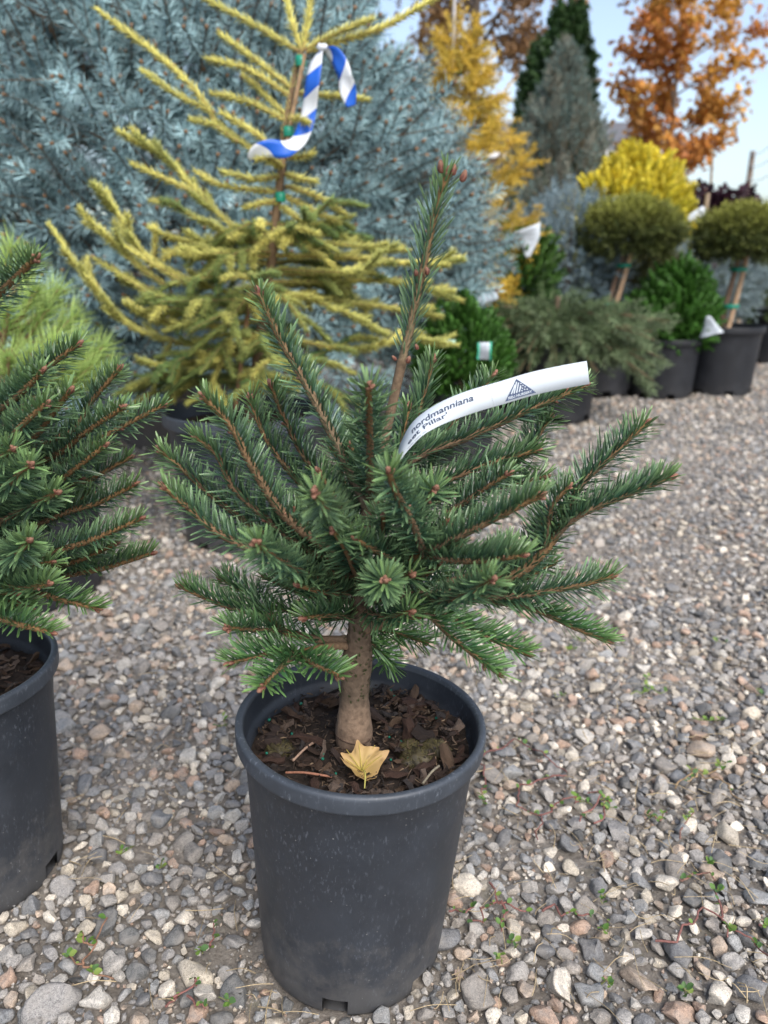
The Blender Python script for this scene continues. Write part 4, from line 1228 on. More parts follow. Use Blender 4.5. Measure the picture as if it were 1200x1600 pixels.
def build_ribbon():
    Y = 2.06
    root = thing('ribbon', 'blue and white striped plastic ribbon knotted on the golden spruce top', 'ribbon', at(503, 74, Y))
    O = at(503, 74, Y)
    mat = make_stripe_mat()
    for (pts, wid, ph) in (([(503, 76, 0), (494, 100, -.01), (488, 130, -.015), (484, 165, 0), (478, 195, -.005), (466, 220, -.02), (446, 233, -.03), (420, 232, -.04), (400, 240, -.04), (393, 252, -.03)], .040, 0.0),
                           ([(507, 76, 0), (525, 88, -.01), (536, 110, -.015), (543, 138, -.012), (549, 166, -.005)], .040, .3)):
        path = smooth_path([at(p[0], p[1], Y+p[2])-O for p in pts], 48)
        n = len(path); T = path_tan(path)
        cd = nrm(np.array([0, 0, CAM_H])-(path+O))
        side = nrm(np.cross(cd, T))
        tw = np.interp(np.linspace(0, 1, n), [0, .2, .45, .6, .8, 1], [.9, .5, .35, .6, -.3, -.6])[:, None]
        W = nrm(side*np.cos(tw)+cd*np.sin(tw))
        w = wid*np.interp(np.linspace(0, 1, n), [0, .12, .85, 1], [.25, .9, 1, .65])
        nw = 5; k = np.linspace(-.5, .5, nw)
        V = path[:, None]+W[:, None]*(k[None]*w[:, None])[..., None]
        cum = np.concatenate([[0], np.cumsum(np.linalg.norm(np.diff(path, axis=0), axis=1))])
        stripe = (cum[:, None]/.10+k[None]*.38+ph+2)
        C = np.stack([stripe, stripe*0, stripe*0], -1).reshape(-1, 3)
        Q = [[i*nw+j, (i+1)*nw+j, (i+1)*nw+j+1, i*nw+j+1] for i in range(n-1) for j in range(nw-1)]
        o = MB().add(V.reshape(-1, 3), quads=Q, col=C).build('ribbon_tail', mat, root)
        md = o.modifiers.new('thickness', 'SOLIDIFY'); md.thickness = .0006
    kn = MB(); V, F = ico(2)
    kn.add(V*np.array([.014, .010, .009])*(1+.15*np.sin(V[:, [0]]*6+V[:, [2]]*5)), tris=F, col=(.2, 0, 0))
    kn.build('knot', mat, root)
build_ribbon()

# ------------------------------------------------------------------ pine on the left
def build_pine():
    rng = np.random.default_rng(51)
    Y = 1.72; O = np.array([-.86, Y, 0])
    root = thing('potted_pine', 'bushy light green pine with long soft needles behind the untagged fir', 'potted tree', O)
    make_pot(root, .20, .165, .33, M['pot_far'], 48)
    POT_HOLES.append((O[0], O[1], .165))
    disc_soil(root, .18, .29, M['chip'], (.05, .035, .025), rng)
    path = smooth_path([(0, 0, .26), (.01, 0, .5), (0, .01, .72)], 14)
    mb = MB(); tube(mb, path, np.linspace(.018, .008, 14), 10, (.16, .11, .08), rough=.05, rng=rng); mb.build('trunk', M['bark'], root)
    tips = [(26, 372, 0), (58, 395, .05), (70, 440, -.04), (18, 470, -.08), (16, 545, -.1), (90, 470, 0), (105, 520, -.06), (150, 515, 0), (190, 530, .04), (140, 480, .06), (60, 540, -.08),
            (-40, 400, 0), (-60, 480, -.05), (-20, 430, -.08), (-90, 520, 0), (40, 500, -.02), (110, 440, .08), (0, 410, .1), (170, 560, 0), (120, 560, -.05), (-30, 560, -.1), (60, 590, 0), (205, 560, .06)]
    for (px, py, dy) in tips:
        e = at(px, py, Y+dy)-O
        b = np.array([0, 0, max(.34, min(.68, e[2]-.12))])
        e2 = e*.86+b*.14
        p = smooth_path([b, (b+e2)/2+[0, 0, -.02], e2], 12)
        m = MB(); tube(m, p, np.linspace(.007, .004, 12), 7, (.27, .18, .10), rough=.05, rng=rng)
        br = m.build('branch', M['twig'], root)
        nb = MB()
        needles_on_path(nb, p, .55, 1.0, 1300, .070, .0013, .75, 2.9, (.15, .24, .05), (.34, .46, .13), rng, False, vary=.2, bend=.05)
        nb.build('needles', M['needle'], br, kind='stuff')
build_pine()

# ------------------------------------------------------------------ plants of the far row
FAR = []
def gpos(px, py, Y):
    """x of the photograph column px on the plane y = Y, at the height of row py"""
    return at(px, py, Y)

def far_pot(root, R, H, rng, notches=True, mat='pot_far', soil=True):
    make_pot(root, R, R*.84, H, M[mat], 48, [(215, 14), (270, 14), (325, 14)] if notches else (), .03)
    if soil: disc_soil(root, R*.88, H*.9, M['chip'], (.05, .035, .025), rng)

SPRUCE_PR = [shoot_proto(np.random.default_rng(60+k), 36, .27, .0195, .95) for k in range(5)]
TUFT_PR = [shoot_proto(np.random.default_rng(70+k), 22, .43, .040, .9, tipgain=1.5) for k in range(5)]
def spray_proto(rng, n=10):
    """a flat feathery spray of scale leaves, length 1 along +Z"""
    V, T, C = [], [], []
    for i in range(n):
        t = (i+.5)/n; s = 1 if i % 2 else -1
        l = .42*(1-t*.6); d = nrm(np.array([s*.75, rng.normal(0, .18), .8])); w = np.array([0, .10, 0])+nrm(np.cross(d, [0, 1, 0]))*.085
        p = np.array([0, 0, t])
        b = len(V)
        V += [p-w*.5, p+w*.5, p+d*l*.6+w, p+d*l*.6-w, p+d*l]
        T += [[b, b+1, b+2], [b, b+2, b+3], [b+3, b+2, b+4]]
        g = rng.normal(1, .15); C += [[g*.75]*3]*2+[[g]*3]*2+[[g*1.3]*3]
    return np.array(V), np.array(T), np.array(C)
SPRAY_PR = [spray_proto(np.random.default_rng(80+k)) for k in range(6)]
def leaf_proto(rng):
    out = np.array([(0, 0), (-.35, .1), (-.5, .45), (-.2, .45), (-.3, .8), (0, 1.0), (.3, .8), (.2, .45), (.5, .45), (.35, .1)])
    V = np.stack([out[:, 0], rng.normal(0, .1, len(out)), out[:, 1]], -1); V = np.vstack([V, [[0, .06, .45]]])
    T = [[0, 1, 9], [1, 2, 3], [1, 3, 9], [9, 3, 7], [9, 7, 8], [3, 4, 5], [3, 5, 7], [5, 6, 7]]
    g = rng.normal(1, .1)
    return V[:10], np.array(T), np.full((10, 3), g)
LEAF_PR = [leaf_proto(np.random.default_rng(90+k)) for k in range(6)]

def ball_crown(mb, cen, rad, n, protos, size, cols, rng, up=.25, jit=.35, inner=.35, lumps=.08, zmin=-.8, freq=7.0):
    d = nrm(fib_sphere(n)+rng.normal(0, .03, (n, 3))); d = d[d[:, 2] > zmin]; n = len(d)
    lump = 1+lumps*np.sin(d[:, 0]*freq+d[:, 2]*freq*.8+rng.uniform(0, 6))+lumps*np.sin(d[:, 1]*freq*1.4-d[:, 2]*freq*1.1+d[:, 0]*freq*.6+rng.uniform(0, 6))
    sh = np.where(rng.random(n) < inner, rng.uniform(.6, .92, n), rng.uniform(.9, 1.0, n))
    P = np.asarray(cen)+d*np.asarray(rad)*(lump*sh)[:, None]
    D = nrm(d+np.array([0, 0, up])+rng.normal(0, jit, (n, 3)))
    cols = np.asarray(cols, float)
    w = rng.random((n, 1)); c = cols[0]*(1-w)+cols[-1]*w
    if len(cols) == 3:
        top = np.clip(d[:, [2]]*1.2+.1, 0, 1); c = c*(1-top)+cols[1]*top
    c = c*rng.normal(1, .13, (n, 1)).clip(.6, 1.4)
    scatter_shoots(mb, protos, P, D, rng.uniform(.75, 1.2, n)*size, c, rng)
    return P, D

def cone_crown(mb, z0, z1, R, n, protos, size, cols, rng, lift=.35, jit=.25, power=.8, tw=None, twcol=None, lumps=.1):
    t = rng.random(n)**1.25; a = rng.uniform(0, 2*PI, n)
    z = z0+(z1-z0)*t
    w = 1+lumps*np.sin(a*4+z*9)+lumps*np.sin(a*7-z*23)
    r = R*((1-t)**power)*w*np.where(rng.random(n) < .3, rng.uniform(.45, .85, n), rng.uniform(.85, 1.03, n))
    P = np.stack([r*np.cos(a), r*np.sin(a), z], -1)
    D = nrm(np.stack([np.cos(a), np.sin(a), np.full(n, lift)+t*1.2], -1)+rng.normal(0, jit, (n, 3)))
    cols = np.asarray(cols, float); k = rng.random((n, 1)); c = (cols[0]*(1-k)+cols[-1]*k)*rng.normal(1, .13, (n, 1)).clip(.6, 1.4)
    sc = rng.uniform(.75, 1.25, n)*size
    scatter_shoots(mb, protos, P, D, sc, c, rng)
    if tw is not None: stems_of(tw, P-D*sc[:, None]*.4, D, sc*1.35, size*.03, twcol)
    return P, D

def simple_stem(root, pts, r0, r1, col, name='stem', mat='bark', seg=8):
    m = MB(); tube(m, smooth_path(pts, 12), np.linspace(r0, r1, 12), seg, col, rough=.04)
    return m.build(name, M[mat], root)

def far_plants():
    rng = np.random.default_rng(101)
    # upright golden spruce with a pale rod
    Y = 4.2; g = at(712, 300, Y); O = np.array([g[0], Y, 0])
    r = thing('golden_spruce', 'bright golden upright spruce tied to a pale rod, beside the broad blue spruce', 'potted tree', O)
    far_pot(r, .22, .36, rng)
    simple_stem(r, [(0, 0, .3), (0, 0, 1.0), (-.02, 0, 1.8)], .022, .006, (.2, .13, .08), 'trunk')
    simple_stem(r, [(-.03, -.03, .3), (-.035, -.03, 1.2), (-.03, -.03, 2.3)], .008, .008, (.45, .43, .42), 'rod', 'plain')
    mb = MB(); tw = MB()
    G0, G1 = np.array([.70, .47, .06]), np.array([.36, .30, .055])
    for k in range(74):
        z = .42+1.36*(k/74)**.9; a = k*2.4+rng.normal(0, .3)
        ln = np.interp(z, [.4, .9, 1.35, 1.62, 1.9], [.42, .36, .27, .12, .05])*rng.uniform(.65, 1.12)
        d = np.array([math.cos(a), math.sin(a), 0])
        b = np.array([0, 0, z]); e = b+d*ln+[0, 0, .10*ln/.3]
        tube(tw, smooth_path([b, b+d*ln*.5+[0, 0, -.01], e], 6), np.linspace(.007, .003, 6), 5, (.26, .16, .07), rng=rng)
        m = int(10+ln*80)
        t = rng.uniform(.25, 1.0, m)[:, None]
        P = b+(e-b)*t+rng.normal(0, .02, (m, 3)); D = nrm(d+[0, 0, .35]+rng.normal(0, .55, (m, 3)))
        kk = np.clip(t*.9+rng.normal(0, .25, (m, 1)), 0, 1)
        c = (G1*(1-kk)+G0*kk)*rng.normal(1, .12, (m, 1)).clip(.6, 1.3)
        scatter_shoots(mb, SPRUCE_PR, P, D, rng.uniform(.07, .11, m), c, rng)
    P = np.array([[-.02, 0, 1.74+.03*i] for i in range(6)]); D = nrm(rng.normal(0, .35, (6, 3))+[0, 0, 1])
    scatter_shoots(mb, SPRUCE_PR, P, D, .10, np.tile(G0, (6, 1)), rng)
    mb.build('crown', M['needle'], r); tw.build('branches', M['twig'], r)
    t = MB(); lathe(t, [(.035, -.012), (.038, 0), (.035, .014), (.03, .014), (.03, -.012), (.035, -.012)], 12, (0, .2, .12), cen=(-.02, -.02, 1.63)); t.build('tie', M['tie'], r)

    # grey-green conical spruce
    Y = 6.5; g = at(872, 300, Y); O = np.array([g[0], Y, 0])
    r = thing('grey_spruce', 'large conical grey-green spruce with brownish upright tips behind the golden spruce', 'tree', O)
    far_pot(r, .35, .5, rng)
    simple_stem(r, [(0, 0, .4), (0, 0, 1.3), (.02, 0, 2.3)], .05, .01, (.15, .11, .08), 'trunk')
    mb = MB(); tw = MB()
    cone_crown(mb, .45, 2.20, .92, 1900, SPRUCE_PR, .13, [(.080, .125, .112), (.165, .225, .20)], rng, .7, .5, 1.08, tw, (.25, .19, .12), .16)
    n = 90; t = rng.uniform(.12, .98, n); a = rng.uniform(PI, 2*PI, n); rr = .90*(1-t)**1.08*rng.uniform(.8, 1.05, n)
    P = np.stack([rr*np.cos(a), rr*np.sin(a), .45+1.80*t], -1); D = nrm(rng.normal(0, .12, (n, 3))+[0, 0, 1])
    scatter_shoots(mb, SPRUCE_PR, P, D, rng.uniform(.12, .24, n), np.array([.20, .20, .155])*rng.normal(1, .15, (n, 1)), rng)
    mb.build('crown', M['needle'], r); tw.build('twigs', M['twig'], r, kind='stuff')

    # low blue spruce
    Y = 5.0; g = at(890, 400, Y); O = np.array([g[0], Y, 0])
    r = thing('blue_spruce', 'compact pale blue spruce in a pot between the golden spruce and a clipped standard', 'potted shrub', O)
    far_pot(r, .24, .36, rng); simple_stem(r, [(0, 0, .3), (0, 0, .6), (0, 0, 1.0)], .025, .01, (.15, .11, .08))
    mb = MB(); ball_crown(mb, (0, 0, .74), (.33, .33, .40), 950, SPRUCE_PR, .10, [(.14, .21, .235), (.26, .34, .37)], rng, .3, .3)
    simple_stem(r, [(0, 0, 1.0), (.0, 0, 1.12), (.01, 0, 1.22)], .010, .008, (.3, .26, .16), 'leader')
    mb.build('crown', M['needle'], r)

    # dark dwarf cedar with the triangular white tag
    Y = 4.35; g = at(800, 400, Y); O = np.array([g[0], Y, 0])
    r = thing('potted_cedar', 'dark green dwarf cedar under the golden spruce, a triangular white tag on it', 'potted shrub', O)
    far_pot(r, .18, .32, rng); simple_stem(r, [(0, 0, .28), (0, 0, .5), (0, 0, .75)], .02, .01, (.14, .1, .07))
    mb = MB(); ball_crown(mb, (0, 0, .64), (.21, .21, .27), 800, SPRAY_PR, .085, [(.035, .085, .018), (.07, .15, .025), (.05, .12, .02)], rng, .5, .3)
    mb.build('crown', M['leaf'], r)

    # spreading spruce with drooping shoots
    Y = 3.95; g = at(866, 540, Y); O = np.array([g[0], Y, 0])
    r = thing('spreading_spruce', 'low spreading grey-green spruce drooping over its black pot beside the gravel path', 'potted shrub', O)
    o = at(935, 600, 4.1)
    far_pot(r, .24, .37, rng); POT_HOLES.append((O[0], O[1], .2))
    simple_stem(r, [(0, 0, .3), (0, 0, .45), (0, 0, .6)], .03, .015, (.14, .1, .07))
    mb = MB(); tw = MB()
    for k in range(150):
        a = rng.uniform(0, 2*PI); ln = rng.uniform(.28, .56)
        d = np.array([math.cos(a), math.sin(a)*.8, 0]); b = np.array([0, 0, rng.uniform(.36, .47)])
        e = b+d*ln+[0, 0, rng.uniform(-.20, .08)]; md = (b+e)/2+[0, 0, .06]
        p = smooth_path([b, md, e], 8)
        tube(tw, p, np.linspace(.006, .0025, 8), 5, (.17, .12, .07), rng=rng)
        m = 15; t = rng.uniform(.2, 1, m); idx = (t*7).astype(int)
        T = path_tan(p)[idx]
        P = p[idx]+rng.normal(0, .02, (m, 3)); D = nrm(T+rng.normal(0, .38, (m, 3)))
        c = np.array([.085, .125, .055])*rng.normal(1, .25, (m, 1)).clip(.5, 1.6)+np.array([.05, .06, .035])*(t[:, None] > .8)
        scatter_shoots(mb, SPRUCE_PR, P, D, rng.uniform(.07, .12, m), c, rng)
    mb.build('crown', M['needle'], r); tw.build('branches', M['twig'], r)

    # small bright arborvitae with a green-edged tag
    Y = 3.05; g = at(722, 560, Y); O = np.array([g[0], Y, 0])
    r = thing('potted_cedar', 'bright green feathery dwarf cedar with a green-edged tag, behind the tagged fir', 'potted shrub', O)
    far_pot(r, .15, .28, rng); POT_HOLES.append((O[0], O[1], .13)); simple_stem(r, [(0, 0, .24), (0, 0, .35), (0, 0, .45)], .015, .008, (.14, .1, .07))
    mb = MB(); ball_crown(mb, (0, 0, .40), (.15, .15, .19), 900, SPRAY_PR, .065, [(.04, .115, .018), (.075, .19, .03)], rng, .7, .3)
    mb.build('crown', M['leaf'], r)

    # yellow cypress
    Y = 6.1; g = at(988, 350, Y); O = np.array([g[0], Y, 0])
    r = thing('yellow_cypress', 'rounded bright yellow cypress shrub behind the clipped standard', 'potted shrub', O)
    far_pot(r, .28, .42, rng); simple_stem(r, [(0, 0, .36), (0, 0, .8), (0, 0, 1.2)], .03, .01, (.16, .11, .07))
    mb = MB()
    for (cx, cz, rr) in ((0, .90, .32), (-.20, 1.14, .19), (.02, 1.30, .20), (.17, 1.05, .20), (-.22, .88, .21), (.18, .78, .24), (.05, 1.12, .24), (-.34, 1.04, .15), (-.30, .96, .17)):
        ball_crown(mb, (cx, rng.uniform(-.15, .1), cz), (rr, rr, rr*.95), 480, SPRAY_PR, .11, [(.32, .32, .03), (.74, .62, .06), (.52, .46, .04)], rng, .5, .35, lumps=.14)
    mb.build('crown', M['leaf'], r)

    # two clipped spruce standards on tall stems
    for (px, py, Y, base, lab, hw, lean, pot, grp) in (
            (985, 366, 4.75, (938, 560), 'clipped flat-topped spruce standard on a leaning stem behind the spreading spruce', .265, -.16, True, 0),
            (1162, 374, 4.75, (1124, 560), 'clipped flat-topped spruce standard whose pot stands beside the round cedar', .24, -.15, True, 1)):
        g = at(px, py, Y); b = at(base[0], base[1], Y)
        O = np.array([b[0]+.0, Y, 0])
        r = thing('spruce_standard', lab, 'potted tree', O)
        far_pot(r, .235, .40, rng); POT_HOLES.append((O[0], O[1], .2))
        hx = g[0]-O[0]; hz = g[2]
        simple_stem(r, [(-.02, 0, .34), (hx*.45-.02, 0, hz*.62), (hx*.85, 0, hz-.05)], .020, .015, (.24, .16, .11), 'stem')
        simple_stem(r, [(.0, -.045, .34), (hx*.45+.01, -.045, hz*.62), (hx*.85+.03, -.03, hz-.06)], .017, .015, (.44, .30, .19), 'stake', 'wood')
        for q in (.35, .78):
            p = np.array([hx*.9*q+.0, -.022, .34+(hz-.40)*q]); t = MB()
            lathe(t, [(.046, -.011), (.050, 0), (.046, .013), (.04, .013), (.04, -.011), (.046, -.011)], 12, (0, .19, .12), cen=p); t.build('tie', M['tie'], r)
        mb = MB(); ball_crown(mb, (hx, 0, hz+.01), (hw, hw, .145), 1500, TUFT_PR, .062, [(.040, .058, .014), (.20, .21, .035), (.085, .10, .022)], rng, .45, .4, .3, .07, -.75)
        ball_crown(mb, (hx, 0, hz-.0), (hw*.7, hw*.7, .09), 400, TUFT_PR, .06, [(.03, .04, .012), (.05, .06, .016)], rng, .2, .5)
        mb.build('crown', M['needle'], r)

    # round cedar in its pot
    Y = 4.62; b = at(1036, 580, Y); O = np.array([b[0], Y, 0])
    r = thing('potted_cedar', 'rounded rich green cedar in a black pot between two black pots by the path', 'potted shrub', O)
    far_pot(r, .205, .34, rng); POT_HOLES.append((O[0], O[1], .2)); simple_stem(r, [(0, 0, .3), (0, 0, .4), (0, 0, .55)], .02, .01, (.14, .1, .07))
    mb = MB()
    for (cx, cz, rr) in ((0, .47, .185), (-.07, .42, .16), (.09, .42, .15), (.05, .60, .12)):
        ball_crown(mb, (cx, 0, cz), (rr, rr, rr*.98), 520, SPRAY_PR, .075, [(.035, .10, .014), (.065, .18, .026)], rng, .6, .3, lumps=.12)
    mb.build('crown', M['leaf'], r)

    # blue globe behind
    Y = 5.7; b = at(1085, 440, Y); O = np.array([b[0], Y, 0])
    r = thing('blue_spruce', 'low grey-blue globe spruce behind the round cedar', 'potted shrub', O)
    far_pot(r, .26, .36, rng); simple_stem(r, [(0, 0, .3), (0, 0, .5), (0, 0, .7)], .03, .01, (.14, .1, .07))
    mb = MB(); ball_crown(mb, (0, 0, .60), (.44, .36, .27), 900, SPRUCE_PR, .11, [(.13, .185, .20), (.24, .31, .32)], rng, .4, .3); mb.build('crown', M['needle'], r)

    # green shrub at the end of the row
    Y = 6.3; b = at(1190, 520, Y); O = np.array([b[0]+.1, Y, 0])
    r = thing('potted_yew', 'dark green bushy shrub in a grey pot beyond the second standard', 'potted shrub', O)
    far_pot(r, .27, .42, rng); POT_HOLES.append((O[0], O[1], .2)); simple_stem(r, [(0, 0, .36), (0, 0, .5), (0, 0, .7)], .03, .01, (.14, .1, .07))
    mb = MB(); ball_crown(mb, (0, 0, .68), (.42, .4, .36), 900, TUFT_PR, .10, [(.04, .075, .022), (.085, .13, .035)], rng, .5, .4); mb.build('crown', M['needle'], r)

    # low dark green shrub between the first standard and the blue globe
    Y = 5.3; b = at(985, 450, Y); O = np.array([b[0], Y, 0])
    r = thing('potted_yew', 'olive green shrub in deep shade under the clipped standard head', 'potted shrub', O)
    far_pot(r, .22, .34, rng); simple_stem(r, [(0, 0, .3), (0, 0, .5), (0, 0, .7)], .03, .01, (.14, .1, .07))
    mb = MB(); ball_crown(mb, (0, 0, .62), (.25, .25, .30), 700, TUFT_PR, .09, [(.045, .06, .02), (.12, .12, .035)], rng, .5, .4); mb.build('crown', M['needle'], r)

    # dark purple leafed shrub
    Y = 8.4; b = at(1112, 340, Y); O = np.array([b[0], Y, 0])
    r = thing('purple_shrub', 'dark purple leafed shrub below the orange maple', 'shrub', O)
    for k in range(5):
        a = k*1.3; simple_stem(r, [(0, 0, 0), (.1*math.cos(a), .1*math.sin(a), .5), (.3*math.cos(a), .3*math.sin(a), 1.2)], .02, .006, (.12, .08, .07))
    mb = MB(); ball_crown(mb, (0, 0, .95), (.46, .46, .50), 1500, LEAF_PR, .10, [(.022, .012, .020), (.055, .018, .028)], rng, .2, .8, .5, .12); mb.build('crown', M['leaf'], r)

def tree(name, label, px, Y, z0, z1, rx, nleaf, size, cols, trunk_r, trunk_col, seed, gaps=.25, lean=0.0, cx=0.0, shape=1.0, limb_n=26):
    rng = np.random.default_rng(seed)
    O = np.array([at(px, 300, Y)[0], Y, 0])
    r = thing(name, label, 'tree', O)
    m = MB(); top = z1*.97
    tp = smooth_path([(0, 0, -.05), (lean*.3, 0, z0*.6), (lean*.6, 0, (z0+z1)/2), (lean, 0, top)], 24)
    tube(m, tp, np.linspace(trunk_r, trunk_r*.15, 24), 10, trunk_col, rough=.04, rng=rng); m.build('trunk', M['bark'], r)
    lb = MB(); ends = []
    for k in range(limb_n):
        t = (k+.5)/limb_n; z = z0-.15*(z1-z0)+(z1-z0)*t*.98; a = k*2.4+rng.normal(0, .3)
        prof = math.sin(PI*min(1, max(.06, .12+.80*t)))**.7
        ln = rx*prof*rng.uniform(.7, 1.08)
        d = np.array([math.cos(a), math.sin(a), 0]); b = np.array([np.interp(z, tp[:, 2], tp[:, 0]), 0, z])
        e = b+d*ln+[0, 0, ln*rng.uniform(.35, .8)]
        p = smooth_path([b, (b+e)/2+[0, 0, ln*.05], e], 8)
        tube(lb, p, np.linspace(trunk_r*.35*(1-t*.6), trunk_r*.06, 8), 5, trunk_col, rng=rng)
        for q in range(5):
            i = int(rng.integers(3, 8)); dd = nrm(d*.6+rng.normal(0, .6, 3)+[0, 0, .3]); l2 = ln*rng.uniform(.25, .5)
            tube(lb, np.array([p[i], p[i]+dd*l2*.5+[0, 0, .01], p[i]+dd*l2]), np.linspace(trunk_r*.08, trunk_r*.03, 3), 4, trunk_col, caps=False, rng=rng)
            ends.append((p[i], p[i]+dd*l2))
        ends.append((b+(e-b)*.35, e))
    lb.build('limbs', M['bark'], r)
    E0 = np.array([x[0] for x in ends]); E1 = np.array([x[1] for x in ends])
    w = rng.integers(0, len(ends), nleaf); t = rng.uniform(.15, 1.08, (nleaf, 1))
    P = E0[w]*(1-t)+E1[w]*t+rng.normal(0, rx*.075, (nleaf, 3))
    clump = np.sin(P[:, 0]*5/rx+seed)*np.sin(P[:, 2]*4/rx+P[:, 1]*3/rx)
    keep = clump < np.cos(gaps*PI/2)+.0 if gaps else np.ones(nleaf, bool)
    P = P[keep]; n = len(P)
    cols = np.asarray(cols, float); k = np.clip(.5+.4*np.sin(P[:, [0]]*3/rx+P[:, [2]]*2.2)+rng.normal(0, .22, (n, 1)), 0, 1)
    c = (cols[0]*(1-k)+cols[-1]*k)*rng.normal(1, .15, (n, 1)).clip(.6, 1.4)
    D = nrm(rng.normal(0, 1, (n, 3))+[0, 0, -.4])
    mb = MB(); scatter_shoots(mb, LEAF_PR, P, D, rng.uniform(.7, 1.25, n)*size, c, rng)
    mb.build('crown', M['leaf'], r)
    return r

def far_trees():
    tree('maple_tree', 'slender maple with orange autumn leaves against the open sky', 1038, 9.5, 1.75, 4.9, .78, 8200, .066, [(.42, .15, .035), (.60, .33, .06)], .045, (.20, .14, .10), 201, .3, limb_n=34)
    tree('autumn_tree', 'tall tree with thinning brown autumn leaves above the golden spruce', 735, 14, 4.1, 8.5, 1.9, 7500, .105, [(.22, .125, .06), (.34, .20, .085)], .12, (.14, .11, .09), 202, .3, limb_n=30)
    tree('leafy_tree', 'dark leafy tree standing far behind the broad blue spruce', -40, 11, 2.6, 5.6, 1.6, 5200, .16, [(.035, .06, .022), (.075, .085, .03)], .10, (.12, .10, .08), 203, .15)
    rng = np.random.default_rng(210)
    for (px, Y, top, R, lab) in ((884, 10.5, 3.50, .34, 'tall dark green columnar cedar rising behind the grey-green spruce'), (851, 11.2, 3.30, .30, 'shorter dark columnar cedar half hidden by the tall columnar cedar')):
        O = np.array([at(px, 100, Y)[0], Y, 0])
        r = thing('columnar_cedar', lab, 'tree', O)
        simple_stem(r, [(0, 0, 0), (0, 0, 1), (0, 0, top*.9)], .06, .01, (.13, .1, .07), 'trunk')
        mb = MB(); n = 2600; t = rng.random(n); a = rng.uniform(0, 2*PI, n)
        rr = R*np.interp(t, [0, .15, .6, .85, 1], [.7, 1, .95, .6, .05])*(1+.12*np.sin(a*5+t*14))*rng.uniform(.75, 1.02, n)
        P = np.stack([rr*np.cos(a), rr*np.sin(a), .1+t*(top-.1)], -1)
        D = nrm(np.stack([np.cos(a), np.sin(a), np.full(n, 1.2)], -1)+rng.normal(0, .25, (n, 3)))
        w = rng.random((n, 1)); c = np.array([.022, .055, .016])*(1-w)+np.array([.05, .105, .03])*w
        scatter_shoots(mb, SPRAY_PR, P, D, rng.uniform(.16, .26, n), c, rng)
        mb.build('crown', M['leaf'], r)
    # far shrubs that close the row against the horizon
    for k, (px, Y, h, w, cols, lab) in enumerate((
            (1010, 12.5, 1.5, 1.1, [(.05, .07, .03), (.10, .12, .045)], 'broad olive green shrub far behind the yellow cypress'),
            (1205, 12.0, 1.05, .8, [(.10, .10, .03), (.22, .17, .045)], 'yellowing low shrub far behind the second standard'),
            (800, 9.0, 1.6, .9, [(.05, .075, .045), (.10, .14, .09)], 'dull green shrub between the golden spruce and the grey-green spruce'),
            (1300, 13.0, 1.2, 1.4, [(.05, .07, .03), (.10, .11, .04)], 'wide dark shrub beyond the end of the potted row'))):
        O = np.array([at(px, 300, Y)[0], Y, 0]); r = thing('far_shrub', lab, 'shrub', O)
        simple_stem(r, [(0, 0, 0), (0, 0, h*.4), (0, 0, h*.8)], .05, .01, (.13, .1, .07))
        mb = MB(); ball_crown(mb, (0, 0, h*.52), (w, w*.8, h*.5), 1300, LEAF_PR, .13, cols, rng, .3, .7, .4, .14); mb.build('crown', M['leaf'], r)

